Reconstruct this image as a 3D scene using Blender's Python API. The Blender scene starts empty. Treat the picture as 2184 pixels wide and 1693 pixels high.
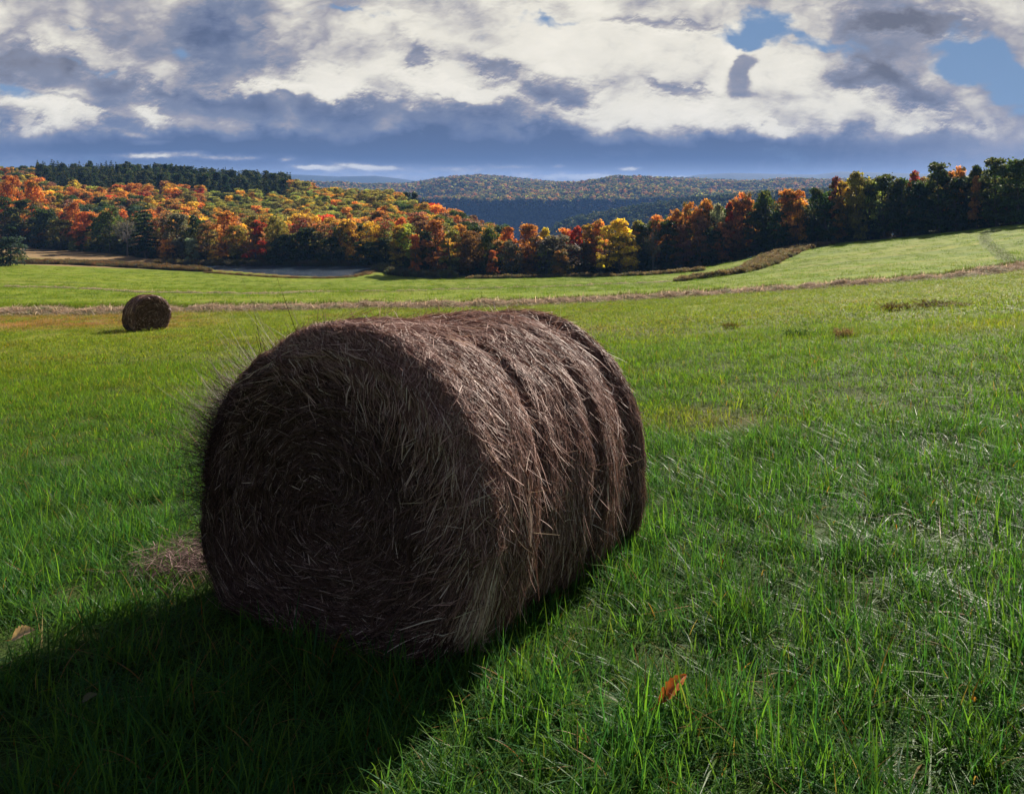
import bpy, math, os
import numpy as np
R_ = math.radians
PARTS = ('bale', 'trees', 'grass', 'far', 'haze', 'misc')
rng = np.random.default_rng(11)
sc = bpy.context.scene

# ------------------------------------------------------------ camera, sky, sun
F = 1750.0                      # focal length in units of a picture 2184 wide
HOR, CX = 395.0, 1092.0         # where the level line of sight meets the picture
SUN_AZ, SUN_EL = 32.0, 33.0     # degrees right of the view direction, above the horizon
cam = bpy.data.cameras.new('camera'); camo = bpy.data.objects.new('camera', cam)
sc.collection.objects.link(camo); sc.camera = camo
cam.sensor_width = 36; cam.lens = 36 * F / 2184
cam.shift_y = -((1693 / 2 - HOR) / 2184)
camo.location = (0, 0, 2.0); camo.rotation_euler = (R_(90), 0, 0)
cam.clip_start = 0.05; cam.clip_end = 30000
sc.view_settings.view_transform = 'Standard'; sc.view_settings.look = 'None'
sc.view_settings.gamma = 1; sc.view_settings.exposure = 0.85
sc.render.engine = 'CYCLES'
sc.cycles.use_denoising = True
sc.cycles.max_bounces = 6; sc.cycles.diffuse_bounces = 3; sc.cycles.glossy_bounces = 2
sc.cycles.transmission_bounces = 3; sc.cycles.transparent_max_bounces = 8; sc.cycles.volume_bounces = 1
sc.cycles.caustics_reflective = False; sc.cycles.caustics_refractive = False
sc.cycles.sample_clamp_indirect = 4; sc.cycles.use_adaptive_sampling = True; sc.cycles.adaptive_threshold = 0.015

sun = bpy.data.lights.new('sun', 'SUN'); suno = bpy.data.objects.new('sun', sun)
sc.collection.objects.link(suno)
sun.energy = 5.0; sun.angle = R_(0.5); sun.color = (1.0, 0.91, 0.78)
suno.rotation_euler = (R_(90 - SUN_EL), 0, R_(180 - SUN_AZ))
# sun direction check: the lamp shines along its -Z


class NT:
    """small helper to write node maths as expressions"""
    def __init__(s, tree): s.t = tree
    def n(s, typ, **kw):
        nd = s.t.nodes.new(typ)
        for k, v in kw.items(): setattr(nd, k, v)
        return nd
    def put(s, sock, v):
        if isinstance(v, bpy.types.NodeSocket): s.t.links.new(v, sock)
        elif v is not None: sock.default_value = v
    def m(s, op, a, b=None, c=None, clamp=False):
        nd = s.n('ShaderNodeMath', operation=op, use_clamp=clamp)
        s.put(nd.inputs[0], a)
        if b is not None: s.put(nd.inputs[1], b)
        if c is not None: s.put(nd.inputs[2], c)
        return nd.outputs[0]
    def v(s, op, a, b=None, scale=None):
        nd = s.n('ShaderNodeVectorMath', operation=op)
        s.put(nd.inputs[0], a)
        if b is not None: s.put(nd.inputs[1], b)
        if scale is not None: s.put(nd.inputs['Scale'], scale)
        return nd.outputs['Value'] if op in ('DOT_PRODUCT', 'LENGTH') else nd.outputs['Vector']
    def comb(s, x, y, z):
        nd = s.n('ShaderNodeCombineXYZ'); s.put(nd.inputs[0], x); s.put(nd.inputs[1], y); s.put(nd.inputs[2], z)
        return nd.outputs[0]
    def sep(s, a):
        nd = s.n('ShaderNodeSeparateXYZ'); s.put(nd.inputs[0], a); return nd.outputs
    def noise(s, vec, scale, detail=4, rough=.5, dist=0, lac=2.0, col=False, **kw):
        nd = s.n('ShaderNodeTexNoise', **kw); s.put(nd.inputs['Vector'], vec); s.put(nd.inputs['Scale'], scale)
        s.put(nd.inputs['Detail'], detail); s.put(nd.inputs['Roughness'], rough)
        s.put(nd.inputs['Distortion'], dist); s.put(nd.inputs['Lacunarity'], lac)
        return nd.outputs['Color' if col else 'Fac']
    def mix(s, f, a, b, typ='MIX'):
        nd = s.n('ShaderNodeMix', data_type='RGBA', blend_type=typ)
        s.put(nd.inputs['Factor'], f)
        s.put(nd.inputs['A'] if False else nd.inputs[6], a); s.put(nd.inputs[7], b)
        return nd.outputs[2]
    def rng(s, x, a, b, c=0., d=1., smooth=True):
        nd = s.n('ShaderNodeMapRange', interpolation_type='SMOOTHSTEP' if smooth else 'LINEAR')
        s.put(nd.inputs[0], x)
        for i, q in enumerate((a, b, c, d)): s.put(nd.inputs[1 + i], q)
        return nd.outputs[0]
    def ramp(s, f, stops, interp='LINEAR'):
        nd = s.n('ShaderNodeValToRGB'); s.put(nd.inputs[0], f); cr = nd.color_ramp; cr.interpolation = interp
        while len(cr.elements) < len(stops): cr.elements.new(0.5)
        for e, (p, c) in zip(cr.elements, stops): e.position = p; e.color = (*c, 1)
        return nd.outputs[0]
    def attr(s, name, typ='GEOMETRY'):
        nd = s.n('ShaderNodeAttribute', attribute_name=name, attribute_type=typ); return nd


world = bpy.data.worlds.new('World'); sc.world = world; world.use_nodes = True
wt = world.node_tree; wt.nodes.clear(); W = NT(wt)


def perlin(x, y, seed=0):
    r = np.random.default_rng(seed); pm = r.permutation(256); pm = np.concatenate([pm, pm]); a = r.uniform(0, 2 * np.pi, 256)
    gx, gy = np.cos(a).astype(np.float32), np.sin(a).astype(np.float32)
    xi = np.floor(x).astype(np.int32); yi = np.floor(y).astype(np.int32)
    fx = (x - xi).astype(np.float32); fy = (y - yi).astype(np.float32); xi &= 255; yi &= 255
    sx = fx * fx * fx * (fx * (fx * 6 - 15) + 10); sy = fy * fy * fy * (fy * (fy * 6 - 15) + 10)
    def g(i, j):
        h = pm[pm[(xi + i) & 255] + ((yi + j) & 255)]
        return gx[h] * (fx - i) + gy[h] * (fy - j)
    a0 = g(0, 0); a1 = g(1, 0); b0 = g(0, 1); b1 = g(1, 1)
    t = a0 + sx * (a1 - a0); b = b0 + sx * (b1 - b0)
    return (t + sy * (b - t)) * 1.5
def fbm(x, y, octv=6, gain=.5, seed=0):
    s = 0; a = 1; n = 0
    for o in range(octv):
        s = s + a * perlin(x * 2 ** o + 17.3 * o, y * 2 ** o + 5.1 * o, seed + o); n += a; a *= gain
    return s / n
def worley(x, y, seed=0):
    r = np.random.default_rng(seed + 99); pm = r.permutation(256); pm = np.concatenate([pm, pm]); ox = r.random(256).astype(np.float32); oy = r.random(256).astype(np.float32)
    xi = np.floor(x).astype(np.int32); yi = np.floor(y).astype(np.int32); best = np.full(x.shape, 9., np.float32)
    for i in (-1, 0, 1):
        for j in (-1, 0, 1):
            h = pm[pm[(xi + i) & 255] + ((yi + j) & 255)]
            d = (xi + i + ox[h] - x) ** 2 + (yi + j + oy[h] - y) ** 2
            best = np.minimum(best, d)
    return np.sqrt(best)
def puff(x, y, octv=4, seed=0):
    s = 0; a = 1; n = 0
    for o in range(octv):
        s = s + a * (1 - np.minimum(worley(x * 2 ** o, y * 2 ** o, seed + o), 1.1)); n += a; a *= .55
    return s / n
def sstep(x, a, b):
    t = np.clip((x - a) / (b - a), 0, 1); return t * t * (3 - 2 * t)
# one entry for each large form of the sky: centre, half width, half height (thousandths of the view plane), strength, tilt
BR = [(1300, 120, 420, 110, .42, 0), (1000, 60, 260, 60, .22, 0), (1500, 250, 420, 34, .30, 3), (1330, 235, 130, 26, .10, 0),
      (640, 150, 110, 50, .22, 25), (700, 175, 90, 22, .24, 20), (620, 193, 130, 10, .42, 0), (760, 160, 34, 30, .30, 30), (1000, 192, 110, 16, .44, 14), (940, 160, 50, 16, .2, -10),
      (60, 60, 130, 50, .06, 0), (200, 110, 170, 30, .12, 15), (330, 165, 130, 26, .18, 15),
      (85, 238, 84, 24, .50, 12), (205, 242, 30, 17, .40, 22), (325, 234, 50, 15, .40, 25), (90, 272, 100, 8, .16, 0), (270, 262, 60, 14, -.30, 10), (150, 205, 90, 8, -.2, 10),
      (490, 100, 66, 88, -.66, -15), (590, 120, 60, 46, -.30, 0), (420, 60, 60, 30, -.22, 0), (100, 140, 105, 36, -.56, 8), (230, 70, 60, 20, -.18, 0), (270, 190, 80, 22, -.26, 10), (60, 160, 80, 20, -.15, 0),
      (640, 232, 300, 26, -.34, 3), (980, 238, 190, 22, -.30, 3), (720, 215, 160, 14, -.18, 0),
      (1175, 195, 90, 32, -.62, -8), (1190, 212, 70, 20, -.2, 0), (1050, 145, 42, 16, -.50, 10), (910, 122, 22, 18, -.46, 0), (870, 95, 60, 14, -.16, 0),
      (1400, 40, 120, 12, -.40, 0), (1060, 65, 30, 34, -.16, 0), (1460, 190, 50, 12, -.36, 12),
      (1945, 48, 110, 20, -.72, 2), (1850, 160, 65, 20, -.58, 5), (1945, 195, 70, 26, -.55, 25), (2010, 190, 60, 36, -.2, 0),
      (2000, 290, 120, 22, -.36, 0), (1780, 215, 60, 30, .1, 0), (2090, 200, 70, 60, .08, 0), (1970, 255, 100, 18, .28, 10),
      (1660, 268, 45, 12, .34, 10), (1360, 274, 50, 8, -.30, 0), (1230, 268, 200, 8, .10, 0), (1590, 75, 300, 60, -.10, 0),
      (1090, 338, 1500, 40, -.74, 0), (1000, 292, 520, 32, -.34, 0), (300, 300, 300, 22, -.30, 0),
      (1600, 312, 240, 22, -.14, 0), (2180, 350, 170, 50, .30, 0)]
LOW = [(1050, 374, 420, 9, .30, 0), (780, 360, 130, 11, .26, 0), (360, 336, 230, 9, .16, 0), (40, 340, 120, 14, .14, 0), (1900, 345, 300, 30, .12, 0), (1500, 300, 200, 20, .10, 0), (1250, 330, 260, 14, .10, 0), (345, 330, 80, 6, .50, -2), (300, 334, 50, 4, .25, 0), (470, 337, 55, 5, .36, 3), (520, 338, 30, 4, .2, 3), (612, 341, 14, 4.5, .5, 0),
       (672, 358, 38, 4.6, .95, 2), (745, 352, 30, 4, .5, 8), (800, 358, 50, 5, .6, 2), (980, 362, 60, 5, .32, 0), (1090, 357, 50, 4, .30, 0),
       (1190, 354, 14, 3.5, .4, 0), (1340, 360, 22, 3.6, .75, 0), (1450, 381, 150, 5, .8, 0), (1260, 378, 90, 5, .45, 0),
       (290, 290, 26, 5, .34, 5), (330, 305, 36, 5, .26, 0)]
FING = [(1596, 130, 22, 15, 1.0, -10), (1580, 152, 19, 26, 1.1, 16), (1570, 182, 27, 22, 1.0, 0), (1592, 204, 44, 9, .6, 0)]
GAP = [(1600, 52, 80, 30, 1.1, -14), (1700, 80, 130, 20, 1.05, 4), (1800, 110, 30, 10, .5, 0), (1500, 98, 55, 12, .42, 0), (2100, 130, 115, 52, 1.25, 28), (2170, 190, 50, 50, .85, 0),
       (1160, 34, 60, 16, .9, 0), (760, 28, 80, 9, .9, 0), (1180, 60, 22, 8, .5, 0), (40, 190, 50, 20, 1.0, 5), (165, 133, 60, 9, .8, 12),
       (180, 68, 50, 8, .65, 0), (385, 118, 24, 14, .65, 0), (60, 90, 50, 6, .55, 0)]
def forms(X, Y, items, soft=.72):
    t = np.zeros(X.shape, np.float32)
    for cx, cy, sx, sy, amp, rot in items:
        c, s = math.cos(math.radians(rot)), math.sin(math.radians(rot)); dx = X - cx; dy = Y - cy
        r = np.sqrt(((c * dx + s * dy) / sx) ** 2 + ((-s * dx + c * dy) / sy) ** 2)
        t += amp * ((1 - soft) * (1 - sstep(r, .6, 1.45)) + soft * np.exp(-.7 * r * r))
    return t
def sky_pixels(X0, X1, Y0, Y1, w, h):
    X, Y = np.meshgrid(np.linspace(X0, X1, w, dtype=np.float32), np.linspace(Y0, Y1, h, dtype=np.float32))
    x, y = X / 1000, Y / 1000 * 1.6
    a = 30 * (1 - .85 * sstep(Y, 275, 345))
    wx = fbm(x * 6, y * 6, 6, .55, 1); wy = fbm(x * 6 + 40, y * 6, 6, .55, 2)
    fx = fbm(x * 26, y * 26, 5, .6, 3); fy = fbm(x * 26 + 9, y * 26, 5, .6, 4)
    XW = X + a * (2.8 * wx + .55 * fx); YW = Y + a * .62 * (2.6 * wy + .55 * fy)
    # billowing heads: the forms are pushed about by rounded puffs, so their edges scallop
    pf = puff(x * 9 + .6 * wx, y * 9 + .6 * wy, 4, 7); pf2 = puff(x * 22, y * 22, 4, 17)
    pfs = puff(x * 9 + .6 * wx, y * 9 + .6 * wy, 2, 7)
    k = a / 30
    XW = XW + k * 26 * (pf - .45) * .5; YW = YW - k * (34 * (pf - .45) + 12 * (pf2 - .45))
    B = forms(XW, YW, BR)
    soft = fbm(x * 4.5 + 3, y * 4.5, 5, .5, 8); fine = fbm(x * 14 + .5 * wx, y * 14, 6, .52, 9)
    D = .45 * pf + .5 * soft + .12 * fine
    gy, gx = np.gradient(B * .8 + .26 * pfs + .12 * soft); sc_ = h / (Y1 - Y0)
    e = np.clip((gy * .9 - gx * .25) * sc_ * 9, -.16, .30)
    gate = sstep(np.hypot(gx, gy) * sc_, .002, .014)
    calm = 1 - .88 * sstep(Y + 14 * wx, 258, 312)
    calm = np.maximum(calm, .55 * sstep(X, 1900, 2150) * (1 - sstep(Y, 290, 340)))
    mid = B + .55
    sunny = 1 - .55 * sstep(mid, .75, 1.15)
    br = mid + calm * sunny * (.60 * soft + .62 * (pf - .45) + .35 * fbm(x * 9 + 7, y * 9, 4, .5, 31) + (.06 + .22 * gate) * fine + e * (.35 + .75 * np.clip(mid, 0, 1)))
    # streaks of rain and light under the base
    ray = fbm((X + (Y - 250) * .35 * np.sign(X - 1500)) / 60, Y / 900, 4, .5, 12)
    br += .34 * ray * sstep(Y, 265, 320) * np.exp(-((X - 1580) / 380) ** 2)
    br += .26 * fbm(x * 2.2, y * 6, 5, .5, 15) * sstep(Y, 255, 300)
    lw = forms(X + 10 * wx + 8 * fx, Y + 3.5 * wy + 5 * fy, LOW)
    lw = 1.35 * lw * (1 + .9 * fbm(x * 30, y * 55, 5, .6, 21)); br = br + lw
    fg = sstep(forms(X + 9 * fx + 10 * wx, Y + 8 * fy, FING, .8) * (1 + .3 * fbm(x * 30, y * 30, 5, .55, 22)), .18, 1.15); br = br + forms(X, Y, [(1590, 150, 70, 60, .30, 0)], 1.) * (1 - fg); br = br - .56 * fg * np.clip(br, 0, 1.1)
    stops = [(-.1, (.085, .125, .235)), (.12, (.13, .175, .305)), (.34, (.195, .235, .345)), (.58, (.36, .35, .39)), (.78, (.60, .57, .53)), (1.0, (.82, .78, .68)), (1.3, (.92, .87, .76))]
    sx_ = [s[0] for s in stops]
    C = np.stack([np.interp(br, sx_, [s[1][k] for s in stops]) for k in range(3)], -1)
    wm = np.maximum(sstep(Y, 120, 290) * .85 + .1, .75 * (1 - sstep(X, 500, 900)) * sstep(X, 200, 450)) * (1 - .45 * sstep(X, 1500, 2100)); dk = np.clip((.62 - br) / .45, 0, 1)[..., None]; wm = wm[..., None]
    grey = C.mean(-1, keepdims=True) * np.array([1.02, .98, 1.08]) + .03
    C = C * (1 - dk * (1 - wm) * .75) + grey * dk * (1 - wm) * .75
    glow = forms(X, Y, [(1330, 120, 330, 90, .16, 0), (1620, 240, 200, 30, .12, 0)], 1.); g = forms(XW, YW, GAP); gm = sstep(g + .8 * (.20 - D) - .55 * fine - .25 * soft, .34, 1.10)
    up = np.clip((395 - Y) / 400, 0, 1)[..., None]
    blue = np.array([.24, .36, .54]) * (1 - up) + np.array([.17, .28, .47]) * up
    C = C * (1 - gm[..., None]) + blue * gm[..., None]
    pl = (.60 * sstep(Y, 335, 392))[..., None]; C = C * (1 - pl) + np.array([.46, .46, .50]) * pl
    return C.astype(np.float32)

SX0, SX1, SY0, SY1 = -300, 2484, -120, 400
skyimg = bpy.data.images.new('sunward_sky', 2784, 520, float_buffer=True); skyimg.colorspace_settings.name = 'Linear Rec.709'
_p = np.ones((520, 2784, 4), np.float32); _p[..., :3] = sky_pixels(SX0, SX1, SY1, SY0, 2784, 520)
skyimg.pixels.foreach_set(_p.ravel()); skyimg.update(); skyimg.pack()
tc = W.n('ShaderNodeTexCoord'); dx, dy, dz = W.sep(tc.outputs['Generated'])
ady = W.m('MAXIMUM', dy, 0.1)
u = W.m('DIVIDE', dx, ady); v_ = W.m('DIVIDE', dz, ady)
su = W.m('MULTIPLY_ADD', u, F / (SX1 - SX0), (CX - SX0) / (SX1 - SX0)); sv = W.m('MULTIPLY_ADD', v_, F / (SY1 - SY0), (SY1 - HOR) / (SY1 - SY0))
it = W.n('ShaderNodeTexImage', extension='EXTEND', interpolation='Linear'); it.image = skyimg; W.put(it.inputs[0], W.comb(su, sv, 0.))
# round about, overhead and behind the camera: broken grey cloud under blue, duller than the sunward sky
sky = W.n('ShaderNodeTexSky', sky_type='NISHITA'); sky.sun_disc = False
sky.sun_elevation = R_(SUN_EL); sky.sun_rotation = R_(SUN_AZ); sky.altitude = 300
gen = W.mix(W.rng(W.noise(tc.outputs['Generated'], 3, 2, .6), .42, .6), W.v('SCALE', sky.outputs[0], scale=.055), (.20, .20, .23, 1))
far = W.m('MAXIMUM', W.rng(W.m('ABSOLUTE', W.m('SUBTRACT', su, .5)), .42, .5), W.rng(sv, .85, 1.))
col = W.mix(far, it.outputs[0], gen)
bg = W.n('ShaderNodeBackground'); W.put(bg.inputs[0], col); bg.inputs[1].default_value = 0.56
wo = W.n('ShaderNodeOutputWorld'); wt.links.new(bg.outputs[0], wo.inputs[0])
world.cycles.sampling_method = 'MANUAL'; world.cycles.sample_map_resolution = 1024

# ------------------------------------------------------------ helpers
S = F / 1578.0
COL = sc.collection


def mesh_obj(name, V, faces, mat=None, parent=None, smooth=False, attrs=None, link=True):
    """faces: (n,k) array of equal sided faces"""
    V = np.asarray(V, np.float32); faces = np.asarray(faces, np.int32)
    me = bpy.data.meshes.new(name); n, k = faces.shape
    me.vertices.add(len(V)); me.vertices.foreach_set('co', V.ravel())
    me.loops.add(n * k); me.loops.foreach_set('vertex_index', faces.ravel())
    me.polygons.add(n); me.polygons.foreach_set('loop_start', np.arange(0, n * k, k, dtype=np.int32))
    try: me.polygons.foreach_set('loop_total', np.full(n, k, np.int32))
    except Exception: pass
    me.polygons.foreach_set('use_smooth', np.full(n, smooth, bool))
    for nm, (typ, dom, arr) in (attrs or {}).items():
        a = me.attributes.new(nm, typ, dom)
        a.data.foreach_set('value' if typ == 'FLOAT' else ('color' if 'COLOR' in typ else 'vector'), np.asarray(arr, np.float32).ravel())
    me.update(calc_edges=True); me.validate()
    if mat: me.materials.append(mat)
    o = bpy.data.objects.new(name, me)
    if link: COL.objects.link(o)
    if parent: o.parent = parent
    return o


def tag(o, label=None, cat=None, group=None, kind=None):
    if label: o['label'] = label
    if cat: o['category'] = cat
    if group: o['group'] = group
    if kind: o['kind'] = kind
    return o


def empty(name, loc):
    o = bpy.data.objects.new(name, None); COL.objects.link(o); o.location = loc; o.empty_display_size = .3; return o


def material(name):
    m = bpy.data.materials.new(name); m.use_nodes = True; m.node_tree.nodes.clear(); T = NT(m.node_tree)
    o = T.n('ShaderNodeOutputMaterial'); return m, T, o


def leafy(name, colfn, rough=.55, trans=.4, spec=.3, tcol=(1.15, 1.1, .55)):
    """thin plant tissue: glossy-diffuse face plus light passing through"""
    m, T, o = material(name); c = colfn(T)
    p = T.n('ShaderNodeBsdfPrincipled'); T.put(p.inputs['Base Color'], c); p.inputs['Roughness'].default_value = rough
    p.inputs['Specular IOR Level'].default_value = spec
    t = T.n('ShaderNodeBsdfTranslucent'); T.put(t.inputs[0], T.v('MULTIPLY', c, tcol))
    mx = T.n('ShaderNodeMixShader'); mx.inputs[0].default_value = trans
    T.put(mx.inputs[1], p.outputs[0]); T.put(mx.inputs[2], t.outputs[0]); T.put(o.inputs[0], mx.outputs[0])
    return m


def instances(name, pts, rot, scl, idx, tint, protos, kind='stuff', label=None, cat=None):
    """one object that scatters prototype meshes over points (geometry nodes)"""
    me = bpy.data.meshes.new(name); n = len(pts)
    me.vertices.add(n); me.vertices.foreach_set('co', np.asarray(pts, np.float32).ravel())
    a = me.attributes.new('rot', 'FLOAT_VECTOR', 'POINT'); a.data.foreach_set('vector', np.asarray(rot, np.float32).ravel())
    a = me.attributes.new('scl', 'FLOAT_VECTOR', 'POINT'); a.data.foreach_set('vector', np.asarray(scl, np.float32).ravel())
    a = me.attributes.new('idx', 'INT', 'POINT'); a.data.foreach_set('value', np.asarray(idx, np.int32))
    c4 = np.ones((n, 4), np.float32); c4[:, :3] = tint
    a = me.attributes.new('tint', 'FLOAT_COLOR', 'POINT'); a.data.foreach_set('color', c4.ravel())
    o = bpy.data.objects.new(name, me); COL.objects.link(o)
    pc = bpy.data.collections.new(name + '_kinds')
    for p in protos: pc.objects.link(p)
    g = bpy.data.node_groups.new(name + '_scatter', 'GeometryNodeTree')
    g.interface.new_socket('Geometry', in_out='INPUT', socket_type='NodeSocketGeometry')
    g.interface.new_socket('Geometry', in_out='OUTPUT', socket_type='NodeSocketGeometry')
    nd = g.nodes; gi = nd.new('NodeGroupInput'); go = nd.new('NodeGroupOutput')
    ci = nd.new('GeometryNodeCollectionInfo'); ci.inputs['Collection'].default_value = pc
    ci.inputs['Separate Children'].default_value = True; ci.inputs['Reset Children'].default_value = True
    ip = nd.new('GeometryNodeInstanceOnPoints'); ip.inputs['Pick Instance'].default_value = True
    def na(nm, dt):
        x = nd.new('GeometryNodeInputNamedAttribute'); x.data_type = dt; x.inputs['Name'].default_value = nm
        return x.outputs['Attribute']
    g.links.new(gi.outputs[0], ip.inputs['Points']); g.links.new(ci.outputs[0], ip.inputs['Instance'])
    g.links.new(na('idx', 'INT'), ip.inputs['Instance Index'])
    e2r = nd.new('FunctionNodeEulerToRotation'); g.links.new(na('rot', 'FLOAT_VECTOR'), e2r.inputs[0])
    g.links.new(e2r.outputs[0], ip.inputs['Rotation']); g.links.new(na('scl', 'FLOAT_VECTOR'), ip.inputs['Scale'])
    g.links.new(ip.outputs[0], go.inputs[0])
    md = o.modifiers.new('scatter', 'NODES'); md.node_group = g
    tag(o, label, cat, None, kind)
    return o


# ------------------------------------------------------------ the lie of the land
POND_Z = -19.0
CP = []                                                # control points of the ground: world x, y, z


def cp(px_, row, d):
    d = d * S; CP.append(((px_ - CX) / F * d, d, 2 - (row - HOR) / F * d))


for x_ in (-40, -12, -3, 3, 12, 40):
    CP.append((x_, -30, .5 + .01 * x_)); CP.append((x_, 0, .02 + .02 * x_))
CP += [(-3, 3.7, -.12), (0, 3.7, -.04), (3, 3.7, .04), (-4, 5.5, -.34), (0, 5.5, -.2), (4, 5.5, -.04), (-6, 9, -.85), (0, 9, -.6), (7, 9, -.15),
       (-11, 16.5, -1.9), (0, 16.5, -1.5), (11, 16.5, -.75), (22, 16.5, -.3), (-30, 16.5, -2.4)]
for r_ in [(305, 707, 33), (1092, 685, 33), (2000, 628, 33), (2400, 600, 33), (-300, 715, 33),
           (12, 668, 45), (600, 664, 46), (1092, 650, 50), (1400, 636, 52), (1700, 618, 52), (2170, 575, 50), (-300, 672, 45), (2500, 540, 50),
           (100, 614, 95), (-300, 610, 95), (600, 622, 95), (1092, 615, 95), (1450, 600, 110), (1800, 590, 70), (2100, 545, 90), (2120, 497, 122), (2450, 480, 100),
           (12, 565, 170), (-300, 560, 175), (300, 575, 172), (600, 592, 165), (900, 597, 165), (1300, 589, 168),
           (12, 520, 250), (60, 527, 255), (200, 538, 235), (330, 553, 215), (420, 558, 205), (600, 561, 198), (830, 572, 195), (880, 588, 180), (1100, 588, 176),
           (1300, 585, 176), (1500, 573, 175), (1614, 546, 170), (1722, 526, 162), (1902, 508, 155), (2100, 487, 140), (2172, 478, 135), (2500, 460, 130),
           (300, 470, 330), (12, 460, 330), (600, 484, 330), (800, 486, 300), (-300, 440, 330), (700, 535, 235), (1000, 520, 310), (1050, 560, 230),
           (12, 390, 500), (-300, 380, 500), (300, 397, 500), (450, 408, 500), (600, 420, 490), (740, 437, 420), (900, 466, 380),
           (12, 395, 640), (300, 402, 640), (600, 440, 640), (1000, 600, 420), (1150, 590, 300), (1150, 640, 450), (1500, 585, 240), (1500, 600, 450),
           (1800, 520, 230), (1800, 530, 450), (2170, 470, 230), (2170, 480, 450), (1200, 620, 650), (2000, 520, 650), (2500, 450, 450)]:
    cp(*r_)
CPa = np.array(CP)


def _tps(r2): return np.where(r2 > 0, .5 * r2 * np.log(np.maximum(r2, 1e-12)), 0.)


_WY = 1.0                                              # solve in a log-like space so that near and far points weigh alike
def _warp(x, y):
    r = np.hypot(x, y + 6.0); k = 30 * np.log1p(r / 30) / r
    return x * k, (y + 6.0) * k


_a = np.stack(_warp(CPa[:, 0], CPa[:, 1]), 1); _n = len(_a)
_K = _tps(((_a[:, None] - _a[None]) ** 2).sum(-1)); _K[np.diag_indices(_n)] += 1.0
_P = np.concatenate([np.ones((_n, 1)), _a], 1)
_A = np.zeros((_n + 3, _n + 3)); _A[:_n, :_n] = _K; _A[:_n, _n:] = _P; _A[_n:, :_n] = _P.T
_w = np.linalg.solve(_A, np.concatenate([CPa[:, 2], np.zeros(3)]))
PT = np.array([((p - CX) / F * 21 * F / (r - HOR), 21 * F / (r - HOR)) for p, r in
               [(352, 570), (372, 575), (430, 578.5), (500, 582.5), (560, 586), (620, 589), (690, 591), (735, 590.5), (770, 585), (800, 578), (806, 571), (760, 567.5), (600, 567), (420, 566.5)]])


def poly_dist(x, y, poly):
    """signed distance to a polygon, negative inside"""
    d = np.full(x.shape, 1e9); ins = np.zeros(x.shape, bool); n = len(poly)
    for i in range(n):
        ax, ay = poly[i]; bx, by = poly[(i + 1) % n]; ex, ey = bx - ax, by - ay
        t = np.clip(((x - ax) * ex + (y - ay) * ey) / (ex * ex + ey * ey), 0, 1)
        d = np.minimum(d, np.hypot(x - ax - t * ex, y - ay - t * ey))
        c = (ay > y) != (by > y)
        with np.errstate(divide='ignore', invalid='ignore'): xi = ax + (y - ay) / (by - ay) * ex if by != ay else np.full(x.shape, 1e9)
        ins ^= c & (x < xi)
    return np.where(ins, -d, d)


def near_h(x, y):
    wx, wy = _warp(x, y); z = _w[_n] + _w[_n + 1] * wx + _w[_n + 2] * wy
    for i in range(_n): z = z + _w[i] * _tps((wx - _a[i, 0]) ** 2 + (wy - _a[i, 1]) ** 2)
    d = poly_dist(x, y, PT)
    k = sstep(d, 0., 9.); z = np.where(d > 0, np.maximum(z, POND_Z + .35 * sstep(d, 0, 2.)) * (1 - k) + z * k, z)
    return np.where(d <= 0, POND_Z - .9 * sstep(-d, 0, 2.), z)


def far_h(x, y):
    Y = np.maximum(y, 1.); p = CX + F * x / Y; p = np.clip(p, -600, 2800); rr = np.hypot(x, y)
    I = lambda a: np.interp(p, [q[0] for q in a], [q[1] for q in a])
    fl = -125 + 0 * Y
    row2 = I([(500, 392), (650, 393), (760, 394), (870, 392), (950, 378), (1020, 373), (1090, 378), (1160, 387), (1230, 392), (1300, 385), (1380, 378), (1480, 381), (1620, 388), (1750, 387), (1900, 392)])
    lip = I([(500, 428), (930, 428), (1100, 432), (1300, 431), (1560, 422), (1800, 412)]) + 1.5 * np.sin(p / 23.)
    zl = 2 - (lip - HOR) / F * 1790 - 6; zt = 2 - (row2 - HOR) / F * 3000 - 11
    wob = 26 * fbm(x / 260, y / 260, 3, .5, 77) - 30
    a = sstep(Y + wob, 1650, 1790); b = np.clip((Y - 1790) / 1210, 0, 1)
    z = fl + (zl - fl) * a; und = 60 * fbm(x / 520 + 3, y / 420, 4, .5, 55) * np.sin(np.pi * b) ** .8
    z = np.where(Y > 1790, zl + (zt - zl) * (b ** 1.1) + und, z)
    z = np.where(Y > 3000, zt - (zt + 40) * sstep(Y, 3000, 4000), z)
    cr = I([(400, 384), (560, 384), (625, 376), (720, 381), (800, 379), (850, 385), (900, 392), (1000, 400), (1380, 395), (1440, 386), (1490, 377), (1560, 373), (1640, 375), (1740, 377), (1790, 370), (1860, 372), (2000, 376), (2400, 380)])
    zr = 2 - (cr - 4 - HOR) / F * 6500
    z = np.maximum(z, -200 + (zr + 200) * np.exp(-((Y - 6500) / 900.) ** 2))
    sp = I([(1100, 585), (1185, 492), (1230, 474), (1330, 455), (1420, 441), (1500, 432), (1600, 424), (1750, 415)]) + 2
    zs = 2 - (sp - HOR) / F * 1200
    z = np.maximum(z, np.where((p > 1100) & (y > 0), fl + (zs - fl) * np.exp(-((Y - 1200) / 130.) ** 2), -300))
    return np.where(y > 300, z, -20.)


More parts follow.
